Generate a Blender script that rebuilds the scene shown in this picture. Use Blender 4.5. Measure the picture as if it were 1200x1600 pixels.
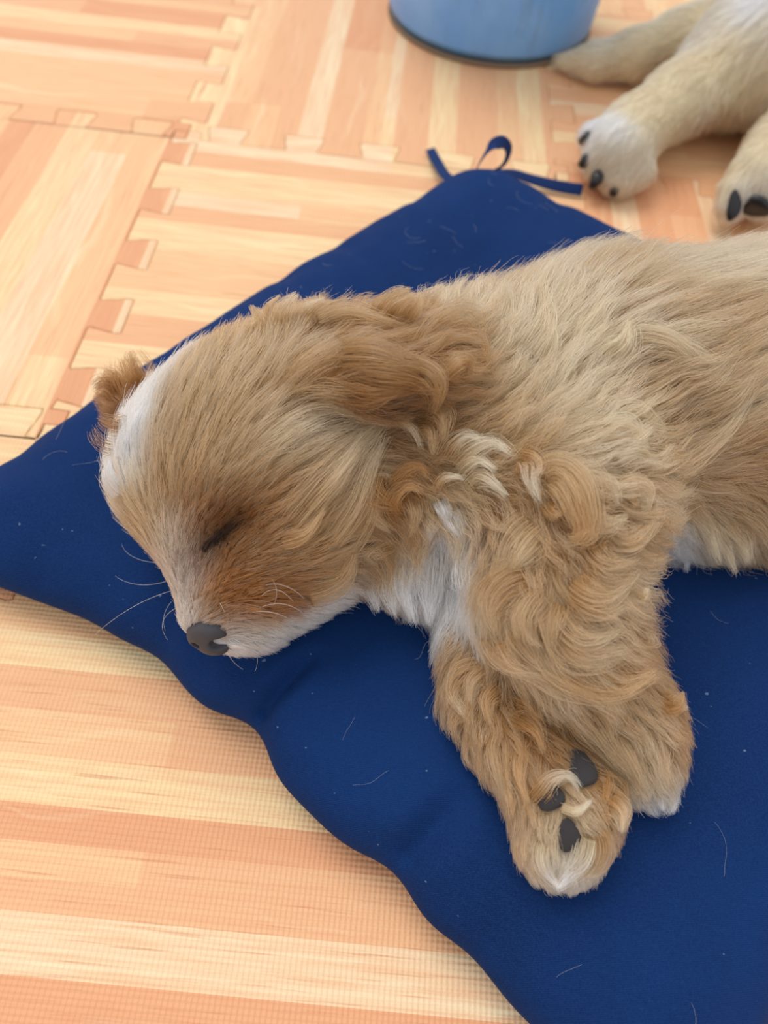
import bpy, math, random
import numpy as np
from mathutils import Vector, Matrix
from mathutils.bvhtree import BVHTree
from mathutils.kdtree import KDTree

for _o in list(bpy.data.objects):
    bpy.data.objects.remove(_o)
scene = bpy.context.scene
COL = scene.collection

# ------------------------------------------------------------------ camera
FPX, CAM_H, PITCH, ROLL = 1109.0, 0.315, math.radians(57.0), math.radians(7.0)
AX = np.array([math.cos(ROLL), math.sin(ROLL), 0.0])
NX, NY = math.sin(ROLL), -math.cos(ROLL)
AZ = np.array([NX*math.cos(PITCH), NY*math.cos(PITCH), -math.sin(PITCH)])
AY = np.array([NX*math.sin(PITCH), NY*math.sin(PITCH), math.cos(PITCH)])
cam_data = bpy.data.cameras.new('camera')
cam = bpy.data.objects.new('camera', cam_data)
COL.objects.link(cam)
cam.matrix_world = Matrix(((AX[0], -AX[1], -AX[2], 0.0),
                           (AY[0], -AY[1], -AY[2], 0.0),
                           (AZ[0], -AZ[1], -AZ[2], CAM_H),
                           (0, 0, 0, 1)))
cam_data.sensor_fit = 'VERTICAL'
cam_data.sensor_height = 9.8
cam_data.lens = FPX/1600.0*9.8
cam_data.clip_start = 0.01
cam_data.clip_end = 50
cam_data.dof.use_dof = True
cam_data.dof.focus_distance = 0.262
cam_data.dof.aperture_fstop = 2.0
scene.camera = cam

# ------------------------------------------------------------------ light
world = bpy.data.worlds.new('daylight')
scene.world = world
world.use_nodes = True
wn = world.node_tree
wn.nodes.clear()
w_out = wn.nodes.new('ShaderNodeOutputWorld')
w_bg = wn.nodes.new('ShaderNodeBackground')
w_tc = wn.nodes.new('ShaderNodeTexCoord')
w_sep = wn.nodes.new('ShaderNodeSeparateXYZ')
w_ramp = wn.nodes.new('ShaderNodeValToRGB')
wn.links.new(w_tc.outputs['Generated'], w_sep.inputs[0])
wn.links.new(w_sep.outputs['Z'], w_ramp.inputs[0])
w_ramp.color_ramp.elements[0].color = (0.52, 0.52, 0.54, 1)
w_ramp.color_ramp.elements[1].color = (.86, .90, .96, 1)
wn.links.new(w_ramp.outputs[0], w_bg.inputs[0])
w_bg.inputs[1].default_value = 1.0
wn.links.new(w_bg.outputs[0], w_out.inputs[0])
sun_data = bpy.data.lights.new('soft_daylight', 'SUN')
sun_data.energy = 1.55
sun_data.angle = math.radians(35)
sun_data.color = (1.0, 0.98, 0.95)
sun = bpy.data.objects.new('soft_daylight', sun_data)
COL.objects.link(sun)
sun.rotation_euler = Vector((0.35, -0.45, -1.0)).to_track_quat('-Z', 'Y').to_euler()

vs = scene.view_settings
vs.view_transform = 'Standard'
vs.look = 'None'
vs.gamma = 1.0
vs.use_curve_mapping = False
vs.exposure = 0.16

# ------------------------------------------------------------------ helpers
rng = np.random.default_rng(7)


def ray(px, py):
    r = np.array([px-600.0, py-800.0, FPX])
    return np.array([r@AX, r@AY, r@AZ])


def at(px, py, z=0.0):
    """the point at height z that the camera sees at pixel (px, py)"""
    w = ray(px, py)
    return np.array([0, 0, CAM_H]) + w*((z-CAM_H)/w[2])


def s2l(c):
    return tuple(((x/12.92) if x <= 0.04045 else ((x+0.055)/1.055)**2.4) for x in c)


def hexc(r, g, b):
    return s2l((r/255, g/255, b/255)) + (1.0,)


def tag(o, label=None, cat=None, group=None, kind=None):
    for k, v in (('label', label), ('category', cat), ('group', group), ('kind', kind)):
        if v:
            o[k] = v
    return o


def mesh_obj(name, verts, faces, mat=None, parent=None, smooth=True):
    me = bpy.data.meshes.new(name)
    me.from_pydata([tuple(map(float, v)) for v in verts], [], [tuple(map(int, f)) for f in faces])
    me.update()
    if smooth:
        me.polygons.foreach_set('use_smooth', [True]*len(me.polygons))
    o = bpy.data.objects.new(name, me)
    COL.objects.link(o)
    if mat:
        me.materials.append(mat)
    if parent:
        o.parent = parent
    return o


def empty(name, loc=(0, 0, 0)):
    o = bpy.data.objects.new(name, None)
    o.empty_display_size = 0.02
    COL.objects.link(o)
    return o


class NT:
    """small node-tree writer"""
    def __init__(self, name):
        self.m = bpy.data.materials.new(name)
        self.m.use_nodes = True
        self.t = self.m.node_tree
        self.t.nodes.clear()
        self.out = self.t.nodes.new('ShaderNodeOutputMaterial')

    def n(self, typ, ins=None, **props):
        nd = self.t.nodes.new('ShaderNode'+typ)
        for k, v in props.items():
            setattr(nd, k, v)
        for k, v in (ins or {}).items():
            sock = nd.inputs[k]
            if hasattr(v, 'links'):
                self.t.links.new(v, sock)
            else:
                sock.default_value = v
        return nd

    def math(self, op, a, b=0.0, c=0.0):
        return self.n('Math', {0: a, 1: b, 2: c}, operation=op).outputs[0]

    def ramp(self, fac, stops, interp='LINEAR'):
        nd = self.n('ValToRGB', {0: fac})
        cr = nd.color_ramp
        cr.interpolation = interp
        while len(cr.elements) < len(stops):
            cr.elements.new(0.5)
        for e, (p, c) in zip(cr.elements, stops):
            e.position = p
            e.color = c if len(c) == 4 else tuple(c)+(1,)
        return nd.outputs[0]

    def mix(self, fac, a, b, blend='MIX'):
        nd = self.n('Mix', {}, data_type='RGBA', blend_type=blend)
        for i, v in ((0, fac), (6, a), (7, b)):
            if hasattr(v, 'links'):
                self.t.links.new(v, nd.inputs[i])
            else:
                nd.inputs[i].default_value = v
        return nd.outputs[2]

    def done(self, shader):
        self.t.links.new(shader, self.out.inputs[0])
        return self.m


def smin(a, b, k):
    h = np.maximum(k-np.abs(a-b), 0)/k
    return np.minimum(a, b)-h*h*k*0.25


class Body:
    """signed distance field of tapered limbs melted together, and its surface"""
    def __init__(self, lo, hi, vox):
        self.lo = np.array(lo, np.float32)
        self.vox = vox
        self.n = np.ceil((np.array(hi)-self.lo)/vox).astype(int)+1
        ax = [self.lo[i]+vox*np.arange(self.n[i], dtype=np.float32) for i in range(3)]
        self.X, self.Y, self.Z = np.meshgrid(*ax, indexing='ij')
        self.F = np.full(self.n, 1.0, np.float32)

    def cone_d(self, a, ra, b, rb, sz=1.0):
        a = np.asarray(a, np.float32); b = np.asarray(b, np.float32)
        ab = b-a
        L2 = float(ab@ab)+1e-12
        x, y, z = self.X-a[0], self.Y-a[1], (self.Z-a[2])
        t = np.clip((x*ab[0]+y*ab[1]+z*ab[2])/L2, 0, 1)
        x -= t*ab[0]; y -= t*ab[1]; z -= t*ab[2]
        if sz != 1.0:
            z /= sz
        return np.sqrt(x*x+y*y+z*z)-(ra+(rb-ra)*t)

    def chain(self, pts, k=0.012, sz=1.0):
        """pts: (px, py, z, r) with the pixel of the limb's axis, its height and radius"""
        q = [(at(p[0], p[1], p[2]), p[3]) for p in pts]
        if len(q) == 1:
            q = q*2
        for (a, ra), (b, rb) in zip(q[:-1], q[1:]):
            self.F = smin(self.F, self.cone_d(a, ra, b, rb, sz), k)

    def finish(self):
        self.G = np.stack(np.gradient(self.F, self.vox), -1).astype(np.float32)
        self.X = self.Y = self.Z = None

    def sample(self, p, grad=False):
        q = (p-self.lo)/self.vox
        q = np.clip(q, 0.001, self.n-1.001)
        i = q.astype(int)
        f = (q-i)
        out = 0
        A = self.G if grad else self.F[..., None]
        for dx in (0, 1):
            for dy in (0, 1):
                for dz in (0, 1):
                    w = ((f[:, 0] if dx else 1-f[:, 0])*(f[:, 1] if dy else 1-f[:, 1])*(f[:, 2] if dz else 1-f[:, 2]))
                    out = out+w[:, None]*A[i[:, 0]+dx, i[:, 1]+dy, i[:, 2]+dz]
        return out if grad else out[:, 0]

    def normal(self, p):
        g = self.sample(p, True)
        return g/(np.linalg.norm(g, axis=1, keepdims=True)+1e-9)

    def surface(self):
        F = self.F
        s = F < 0
        nx, ny, nz = F.shape
        acc = np.zeros((nx-1, ny-1, nz-1, 3)); cnt = np.zeros((nx-1, ny-1, nz-1))
        idx = np.stack(np.meshgrid(np.arange(nx-1), np.arange(ny-1), np.arange(nz-1), indexing='ij'), -1)
        for axis in range(3):
            o = [0, 1, 2]; o.remove(axis)
            for d1 in (0, 1):
                for d2 in (0, 1):
                    sl0 = [None]*3; sl1 = [None]*3
                    sl0[axis] = slice(0, F.shape[axis]-1); sl1[axis] = slice(1, F.shape[axis])
                    for oo, dd in zip(o, (d1, d2)):
                        sl0[oo] = sl1[oo] = slice(dd, F.shape[oo]-1+dd)
                    a = F[tuple(sl0)]; b = F[tuple(sl1)]
                    m = (a < 0) != (b < 0)
                    t = np.where(m, a/np.where(m, a-b, 1), 0)
                    off = np.zeros(3); off[o[0]] = d1; off[o[1]] = d2
                    acc[m] += off
                    acc[..., axis][m] += t[m]
                    cnt[m] += 1
        cells = cnt > 0
        vid = np.full(cells.shape, -1)
        vid[cells] = np.arange(cells.sum())
        V = self.lo+self.vox*(idx[cells]+acc[cells]/cnt[cells][:, None])
        faces = []
        for axis in range(3):
            o = [(axis+1) % 3, (axis+2) % 3]
            sl0 = [slice(1, F.shape[i]-1) for i in range(3)]; sl1 = list(sl0)
            sl0[axis] = slice(0, F.shape[axis]-1); sl1[axis] = slice(1, F.shape[axis])
            m = s[tuple(sl0)] != s[tuple(sl1)]
            flip = s[tuple(sl0)][m]
            c = np.argwhere(m)
            for i in o:
                c[:, i] += 1
            def cell(d1, d2):
                q = c.copy(); q[:, o[0]] -= d1; q[:, o[1]] -= d2
                return vid[q[:, 0], q[:, 1], q[:, 2]]
            quad = np.stack([cell(1, 1), cell(0, 1), cell(0, 0), cell(1, 0)], -1)
            quad[~flip] = quad[~flip][:, ::-1]
            faces.append(quad)
        return V, np.concatenate(faces)

# ------------------------------------------------------------------ floor of interlocking foam tiles
CR, PA, LO, OR, RD = (hexc(242, 212, 160), hexc(240, 213, 172), hexc(238, 193, 143), hexc(231, 176, 130), hexc(221, 154, 110))
PRINTS = {
    'b': [(.026, PA), (.045, OR), (.078, CR), (.095, PA), (.112, OR), (.144, CR), (.185, LO), (.207, CR), (.233, OR), (.26, CR), (.28, OR), (.31, CR)],
    'h': [(.02, OR), (.045, CR), (.07, LO), (.10, OR), (.12, LO), (.136, CR), (.155, OR), (.173, LO), (.1925, CR), (.206, RD), (.218, LO), (.229, OR), (.249, CR), (.27, RD), (.31, LO)],
    'c': [(.018, CR), (.040, OR), (.065, LO), (.0835, OR), (.103, PA), (.1355, OR), (.149, LO), (.16, CR), (.187, OR), (.21, CR), (.243, OR), (.262, LO), (.282, CR), (.31, OR)],
    'a': [(.03, OR), (.05, CR), (.075, LO), (.10, OR), (.12, CR), (.14, LO), (.165, CR), (.185, OR), (.21, LO), (.235, CR), (.262, PA), (.287, CR), (.304, RD), (.32, PA)],
    'f': [(.02, OR), (.045, CR), (.06, OR), (.085, PA), (.10, LO), (.13, OR), (.15, CR), (.17, LO), (.19, OR), (.21, PA), (.24, OR), (.26, CR), (.285, LO), (.31, OR)],
}


def print_material(key):
    t = NT('foam_print_'+key)
    uv = t.n('UVMap').outputs[0]
    sep = t.n('SeparateXYZ', {0: uv})
    u, v = sep.outputs[0], sep.outputs[1]
    tab = PRINTS[key]
    vn = t.math('DIVIDE', v, 0.32)
    st1, st2, st3 = [], [], []
    p = 0.0
    r = random.Random(key)
    order = [CR, PA, LO, OR, RD]
    for e, c in tab:
        st1.append((p, c))
        j = order.index(c)
        st2.append((p, order[max(0, min(4, j+r.choice((-1, 1, 1, 2))))]))
        br = r.choice((.05, .1, .16, .22, .26, .9, .9, .9))
        st3.append((p, (br, br, br, 1)))
        p = e/0.32
    c1 = t.ramp(vn, st1, 'CONSTANT')
    c2 = t.ramp(vn, st2, 'CONSTANT')
    br = t.ramp(vn, st3, 'CONSTANT')
    col = t.mix(t.math('GREATER_THAN', t.math('ADD', u, .0), br), c1, c2)
    comb = t.n('CombineXYZ', {0: t.math('MULTIPLY', u, 9.0), 1: t.math('MULTIPLY', v, 230.0), 2: 0.0}).outputs[0]
    wob = t.n('TexNoise', {'Vector': uv, 'Scale': 14.0, 'Detail': 2.0}).outputs[0]
    comb2 = t.n('CombineXYZ', {0: t.math('MULTIPLY', u, 5.0), 1: t.math('ADD', t.math('MULTIPLY', v, 85.0), t.math('MULTIPLY', wob, 2.6)), 2: 3.0}).outputs[0]
    g1 = t.n('TexNoise', {'Vector': comb, 'Scale': 1.6, 'Detail': 5.0, 'Roughness': .65}).outputs[0]
    g2 = t.n('TexNoise', {'Vector': comb2, 'Scale': 1.0, 'Detail': 3.0, 'Roughness': .55}).outputs[0]
    col = t.mix(t.ramp(g1, [(.42, (0, 0, 0)), (.70, (.55, .55, .55))]), col, hexc(224, 158, 112))
    col = t.mix(t.ramp(g2, [(.36, (0, 0, 0)), (.72, (.6, .6, .6))]), col, hexc(234, 176, 130))
    col = t.mix(t.ramp(g2, [(.22, (.45, .45, .45)), (.42, (0, 0, 0))]), col, hexc(250, 224, 180))
    streak = t.n('TexNoise', {'Vector': t.n('CombineXYZ', {0: t.math('MULTIPLY', u, 22.0), 1: t.math('MULTIPLY', v, 620.0), 2: 7.0}).outputs[0], 'Scale': 1.0, 'Detail': 2.0}).outputs[0]
    col = t.mix(t.ramp(streak, [(.60, (0, 0, 0)), (.72, (.6, .6, .6))]), col, hexc(206, 136, 92))
    # small embossed waffle of the foam
    ws = []
    for a in (u, v):
        ws.append(t.math('SINE', t.math('MULTIPLY', a, 2*math.pi/0.0021)))
    nz = t.n('TexNoise', {'Vector': uv, 'Scale': 900.0, 'Detail': 1.0}).outputs[0]
    hgt = t.math('ADD', t.math('ADD', ws[0], ws[1]), t.math('MULTIPLY', nz, 1.6))
    bump = t.n('Bump', {'Strength': .38, 'Distance': .0003, 'Height': hgt}).outputs[0]
    b = t.n('BsdfPrincipled', {'Base Color': col, 'Roughness': .55, 'Normal': bump, 'Specular IOR Level': .35})
    return t.done(b.outputs[0])


PMAT = {k: print_material(k) for k in PRINTS}
foam_dark = NT('underlay')
foam_dark = foam_dark.done(foam_dark.n('BsdfPrincipled', {'Base Color': hexc(150, 105, 70), 'Roughness': .9}).outputs[0])

TILE, TD = 0.300, 0.0105
TH = math.radians(1.2)
T_O = at(295, 205)
UX = np.array([math.cos(TH), math.sin(TH), 0.0]); UY = np.array([-math.sin(TH), math.cos(TH), 0.0])


def seam_line():
    pts = [(0.0, 0.0), (.0105, 0.0), (.0112, -TD)]
    for k in range(5):
        c = (k+.5)*.06
        for s, g in ((-.0120, -.9), (-.0128, -.6), (-.0157, .7), (-.0150, 1.0), (.0150, 1.0), (.0157, .7), (.0128, -.6), (.0120, -.9)):
            pts.append((c+s, g*TD))
        if k < 4:
            pts.append(((k+1)*.06-.016, -TD)); pts.append(((k+1)*.06+.016, -TD))
    pts += [(.2888, -TD), (.2895, 0.0), (.300, 0.0)]
    return pts


SEAM = seam_line()


def tile_outline():
    """counter-clockwise outline of one tile, teeth and notches shared with its neighbours"""
    bottom = [(s, g) for s, g in SEAM]
    right = [(TILE+g, s) for s, g in SEAM]
    top = [(s, TILE+g) for s, g in SEAM][::-1]
    left = [(g, s) for s, g in SEAM][::-1]
    out = []
    for side in (bottom, right, top, left):
        out += side[:-1]
    return np.array(out)


def inset(poly, d):
    a = np.roll(poly, 1, 0); b = np.roll(poly, -1, 0)
    t1 = poly-a; t2 = b-poly
    t1 /= np.linalg.norm(t1, axis=1, keepdims=True); t2 /= np.linalg.norm(t2, axis=1, keepdims=True)
    n1 = np.stack([-t1[:, 1], t1[:, 0]], 1); n2 = np.stack([-t2[:, 1], t2[:, 0]], 1)
    m = n1+n2
    m /= np.maximum(np.linalg.norm(m, axis=1, keepdims=True), .2)
    k = np.clip(1/np.maximum((m*n1).sum(1), .35), 1, 2.2)
    return poly+m*(d*k)[:, None]


floor = mesh_obj('floor', [(-1.6, -.8, -.0125), (1.6, -.8, -.0125), (1.6, 2.4, -.0125), (-1.6, 2.4, -.0125),
                           (-1.6, -.8, -.03), (1.6, -.8, -.03), (1.6, 2.4, -.03), (-1.6, 2.4, -.03)],
                 [(0, 1, 2, 3), (7, 6, 5, 4), (0, 4, 5, 1), (1, 5, 6, 2), (2, 6, 7, 3), (3, 7, 4, 0)], foam_dark, smooth=False)
tag(floor, 'floor covered with wood-print foam tiles', None, kind='structure')
OUTL = tile_outline()
KEYS = {(-1, 0): ('f', 0), (0, 0): ('c', 1), (1, 0): ('f', 0), (-1, -1): ('a', 1), (0, -1): ('b', 0), (1, -1): ('a', 1),
        (-1, -2): ('b', 0), (0, -2): ('h', 0), (1, -2): ('c', 1)}
tile_mesh = {}
for i in range(-3, 4):
    for j in range(-3, 4):
        key, rot = KEYS.get((i, j), ('abcfh'[(i*2+j*3) % 5], (i+j+1) % 2))
        if (key, rot) not in tile_mesh:
            o1, o2, o3 = inset(OUTL, .00012), inset(OUTL, .0003), inset(OUTL, .0009)
            n = len(OUTL)
            V = [(x, y, -.012) for x, y in o1]+[(x, y, -.0009) for x, y in o1]+[(x, y, -.0003) for x, y in o2]+[(x, y, 0.0) for x, y in o3]
            Fc = []
            for L in range(3):
                for q in range(n):
                    q2 = (q+1) % n
                    Fc.append((L*n+q, L*n+q2, (L+1)*n+q2, (L+1)*n+q))
            Fc.append(tuple(range(3*n, 4*n)))
            Fc.append(tuple(range(n-1, -1, -1)))
            me = bpy.data.meshes.new('mat_tile')
            me.from_pydata(V, [], Fc)
            me.update()
            uvl = me.uv_layers.new(name='UVMap')
            Va = np.array(V)
            li = np.empty(len(me.loops), int); me.loops.foreach_get('vertex_index', li)
            # (along the printed strips, across them)
            xy = Va[li][:, :2]
            # rows run from the far side towards the viewer, columns from left to right
            uvc = np.stack([xy[:, 0], TILE-xy[:, 1]], 1) if rot == 0 else np.stack([xy[:, 1], xy[:, 0]], 1)
            uvc[:, 1] = np.clip(uvc[:, 1], 0.0005, .3195)
            uvl.data.foreach_set('uv', uvc.astype(np.float32).ravel())
            me.materials.append(PMAT[key])
            tile_mesh[(key, rot)] = me
        o = bpy.data.objects.new('mat_tile', tile_mesh[(key, rot)])
        COL.objects.link(o)
        o.parent = floor
        pos = T_O+UX*(i*TILE)+UY*(j*TILE)
        o.location = pos
        o.rotation_euler = (0, 0, TH)

# ------------------------------------------------------------------ cushion shape (a function of the ground position)
CU_L = np.array([-.195, .186]); CA = math.radians(54.0); CS = .392
CUA = np.array([math.cos(CA), math.sin(CA)]); CUB = np.array([math.sin(CA), -math.cos(CA)])
# folds pulled in from the rim: (start pixel, end pixel, depth, width)
FOLDS = [((385, 1146), (500, 1010), .0095, .0038), ((228, 1042), (270, 975), .0045, .0045), ((608, 1372), (740, 1230), .0065, .0055),
         ((740, 1490), (850, 1400), .0035, .007), ((120, 985), (165, 935), .0015, .006),
         ((640, 320), (720, 390), .0022, .007), ((520, 400), (610, 440), .0020, .007), ((880, 320), (830, 390), .0018, .006),
         ((30, 720), (100, 760), .0015, .007), ((445, 455), (520, 500), .0015, .006)]
FOLDW = [(at(a[0], a[1], .02)[:2], at(b[0], b[1], .045)[:2], d, w) for a, b, d, w in FOLDS]
NOTCH = []
for (a, b, d, w) in FOLDW:
    NOTCH.append((a, d*.9))


def rim_shift(P):
    s = np.zeros(len(P))
    for a, d in NOTCH:
        s += d*np.exp(-((P-a)**2).sum(1)/(2*.011**2))
    return s


def edge_dist(P):
    q = P-CU_L
    a = q@CUA; b = q@CUB
    hx, hy = np.abs(a-CS/2), np.abs(b-CS/2)
    # gentle outward bow on each side
    half = CS/2
    bow_a = .006*np.cos((b/CS-.5)*math.pi); bow_b = .006*np.cos((a/CS-.5)*math.pi)
    # the near left corner sticks out like an ear
    hx = hx-np.where(a < CS/2, .046*np.exp(-(np.maximum(b, 0)/.085)**2), 0)
    R = .030
    dx = hx-(half+bow_a-.006)+R; dy = hy-(half+bow_b-.006)+R
    outd = np.sqrt(np.maximum(dx, 0)**2+np.maximum(dy, 0)**2)+np.minimum(np.maximum(dx, dy), 0)-R
    return -outd-rim_shift(P)+.004


def vnoise(P, f, seed):
    r = np.random.default_rng(seed)
    out = 0
    for k in range(6):
        an = r.uniform(0, 2*math.pi); ph = r.uniform(0, 6.28); ff = f*r.uniform(.6, 1.5)
        out = out+np.sin(P@np.array([math.cos(an), math.sin(an)])*ff*2*math.pi+ph)
    return out/6


def cushion_top(P):
    e = np.maximum(edge_dist(P), 0)
    w = .052
    prof = np.sqrt(np.clip(1-(1-np.minimum(e/w, 1))**2, 0, 1))
    ang = (P-CU_L)@CUA-(P-CU_L)@CUB
    z = .017+.027*prof
    z = z+.0024*vnoise(P, 9, 3)*prof+.0007*vnoise(P, 26, 5)*prof
    z = z+.0026*vnoise(P, 34, 9)*np.exp(-e/.016)*np.minimum(e/.006, 1)
    for a, b, d, wd in FOLDW:
        ab = b-a
        t = np.clip(((P-a)@ab)/(ab@ab), 0, 1)
        dist = np.linalg.norm(P-a-t[:, None]*ab, axis=1)
        fall = (1-t)**.7
        z = z-d*fall*np.exp(-(dist/wd)**2)*np.minimum(e/.008, 1)+d*.25*fall*np.exp(-((dist-wd*1.9)/wd)**2)*np.minimum(e/.012, 1)
    return np.where(edge_dist(P) > 0, z, 0.0)

# ------------------------------------------------------------------ sleeping puppy: body
BX = Body((-.155, -.03, .012), (.40, .46, .19), .0025)
BX.chain([(395, 695, .086, .0415)], .012)
BX.chain([(315, 745, .084, .032)], .014)
BX.chain([(460, 800, .083, .032)], .018)
BX.chain([(343, 868, .078, .0205), (336, 945, .069, .0130)], .014)
BX.chain([(395, 910, .074, .0185), (368, 966, .065, .0110)], .010)
BX.chain([(485, 885, .066, .0195), (412, 970, .056, .0110)], .012)
BX.chain([(490, 615, .087, .031)], .02)
BX.chain([(500, 690, .083, .040), (720, 690, .082, .048)], .02)
BX.chain([(690, 800, .072, .040), (655, 880, .060, .020)], .016)
BX.chain([(760, 655, .085, .050), (960, 622, .086, .0535), (1200, 602, .086, .0555), (1400, 580, .083, .055)], .02)
BX.chain([(880, 770, .096, .036)], .02)
BX.chain([(1010, 780, .060, .024), (1190, 775, .060, .028)], .02)
BX.chain([(875, 790, .100, .033), (866, 930, .091, .026), (902, 1030, .079, .0195), (980, 1120, .068, .0140), (1006, 1180, .062, .0120)], .012)
BX.chain([(770, 960, .056, .021), (782, 1080, .056, .0190), (806, 1140, .057, .0160), (845, 1200, .058, .0150), (882, 1265, .058, .0165), (878, 1310, .055, .0130)], .006)
# thigh, hind leg and tail, beyond the picture's edge
BX.chain([(1390, 690, .066, .036), (1430, 790, .058, .022), (1510, 850, .056, .016), (1550, 850, .054, .015)], .014)
BX.chain([(1450, 590, .070, .018), (1530, 570, .060, .011), (1600, 590, .054, .007)], .012)
# the near ear: a flap lying back over the neck
BX.chain([(470, 545, .122, .010), (590, 535, .130, .0105), (705, 535, .131, .009)], .005)
BX.chain([(480, 590, .126, .010), (590, 590, .136, .0105), (700, 580, .136, .009)], .005)
BX.chain([(235, 645, .066, .014), (192, 628, .058, .006)], .008)
# toes
BX.chain([(846, 1315, .058, .0075), (856, 1345, .052, .0065)], .004)
BX.chain([(893, 1318, .058, .0075), (892, 1350, .052, .0065)], .004)
BX.chain([(918, 1288, .056, .0070), (916, 1318, .050, .0060)], .004)
BX.chain([(930, 1240, .056, .0075), (940, 1272, .050, .0060)], .004)
BX.chain([(988, 1200, .060, .0070), (996, 1228, .053, .0058)], .004)
BX.chain([(1018, 1208, .058, .0070), (1026, 1236, .052, .0058)], .004)
# hollows: corner and lid line of the closed eye, the stop
for a_, b_, r_, dep in (((318, 862), (345, 835), .0042, .0026), ((345, 835), (385, 803), .0042, .0024), ((308, 866), (332, 872), .0060, .0026), ((300, 880), (318, 905), .006, .0014), ((470, 830), (500, 790), .008, .0012), ((352, 980), (440, 968), .0035, .0012)):
    for u_ in np.linspace(0, 1, 6):
        qx, qy = a_[0]+(b_[0]-a_[0])*u_, a_[1]+(b_[1]-a_[1])*u_
        w_ = ray(qx, qy)
        ts = np.linspace(.10, .40, 600)/np.linalg.norm(w_)
        pp = np.array([0, 0, CAM_H])+ts[:, None]*w_
        q_ = np.clip(((pp-BX.lo)/BX.vox).round().astype(int), 0, BX.n-1)
        vals = BX.F[q_[:, 0], q_[:, 1], q_[:, 2]]
        hit_ = np.argmax(vals < 0)
        if vals[hit_] < 0:
            c_ = pp[hit_]
            d2_ = (BX.X-c_[0])**2+(BX.Y-c_[1])**2+(BX.Z-c_[2])**2
            BX.F = BX.F+(dep*.45*np.exp(-d2_/(2*(r_*.8)**2))).astype(np.float32)
BX.finish()
bv, bf = BX.surface()

# ------------------------------------------------------------------ cushion
t = NT('navy_cotton')
tcx = t.n('TexCoord').outputs['Object']
mp = t.n('Mapping', {'Vector': tcx, 'Rotation': (0, 0, -CA), 'Scale': (1, 1, 1)}).outputs[0]
sp = t.n('SeparateXYZ', {0: mp})
wv = t.math('SINE', t.math('MULTIPLY', t.math('ADD', sp.outputs[0], sp.outputs[1]), 2*math.pi/.0009))
wv2 = t.math('SINE', t.math('MULTIPLY', t.math('SUBTRACT', sp.outputs[0], sp.outputs[1]), 2*math.pi/.0007))
fine = t.n('TexNoise', {'Vector': tcx, 'Scale': 1600.0, 'Detail': 2.0}).outputs[0]
broad = t.n('TexNoise', {'Vector': tcx, 'Scale': 11.0, 'Detail': 3.0}).outputs[0]
speck = t.n('TexNoise', {'Vector': tcx, 'Scale': 420.0, 'Detail': 0.0}).outputs[0]
colr = t.mix(t.ramp(broad, [(.35, (0, 0, 0)), (.65, (1, 1, 1))]), hexc(9, 36, 80), hexc(12, 44, 94))
colr = t.mix(t.ramp(fine, [(.35, (0, 0, 0)), (.75, (.6, .6, .6))]), colr, hexc(24, 58, 108))
colr = t.mix(t.ramp(speck, [(.86, (0, 0, 0)), (.88, (.35, .35, .35))]), colr, hexc(150, 170, 200))
hh = t.math('ADD', t.math('ADD', wv, t.math('MULTIPLY', wv2, .6)), t.math('MULTIPLY', fine, 1.5))
bmp = t.n('Bump', {'Strength': .35, 'Distance': .00012, 'Height': hh}).outputs[0]
bs = t.n('BsdfPrincipled', {'Base Color': colr, 'Roughness': .8, 'Normal': bmp, 'Specular IOR Level': .1, 'Sheen Weight': .03, 'Sheen Roughness': .4,
                            'Sheen Tint': hexc(120, 160, 220)})
M_NAVY = t.done(bs.outputs[0])

# polar-like grid on the outline so that the rim stays crisp
NR, NA = 180, 900
cc = CU_L+CUA*CS/2+CUB*CS/2
th = np.linspace(0, 2*math.pi, NA, endpoint=False)
dirs = np.stack([np.cos(th), np.sin(th)], 1)
lo_, hi_ = np.full(NA, .1), np.full(NA, .40)
for _ in range(40):
    mid = (lo_+hi_)/2
    ins = edge_dist(cc+dirs*mid[:, None]) > 0
    lo_ = np.where(ins, mid, lo_); hi_ = np.where(ins, hi_, mid)
rad = lo_*.9995
fr = 1-(1-np.linspace(0, 1, NR)[1:])**1.5
ring = (cc+dirs[None]*(rad[None, :, None]*fr[:, None, None])).reshape(-1, 2)
PP = np.vstack([cc[None], ring])
ztop = cushion_top(PP)
ztop0 = ztop.copy()
# the cushion gives way under the puppy
low = ztop.copy()
for zz in np.arange(.045, .018, -.0015):
    q = np.c_[PP, np.full(len(PP), zz)]
    inside = BX.sample(q) < .0012
    low = np.where(inside & (low >= zz-.0015), zz-.0015, low)
ztop = np.minimum(ztop, low)
nb = (NR-1)
g = ztop[1:].reshape(nb, NA).copy()
for _ in range(4):
    g2 = g.copy()
    g2[1:-1] = .25*(g[:-2]+g[2:])+.25*(np.roll(g[1:-1], 1, 1)+np.roll(g[1:-1], -1, 1))
    g = np.minimum(g2, ztop[1:].reshape(nb, NA))
ztop[1:] = g.ravel()


def zc(P):
    """height of the cushion surface, for hair that lies on it"""
    return np.where(edge_dist(P) > 0, cushion_top(P), 0.0)


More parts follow.
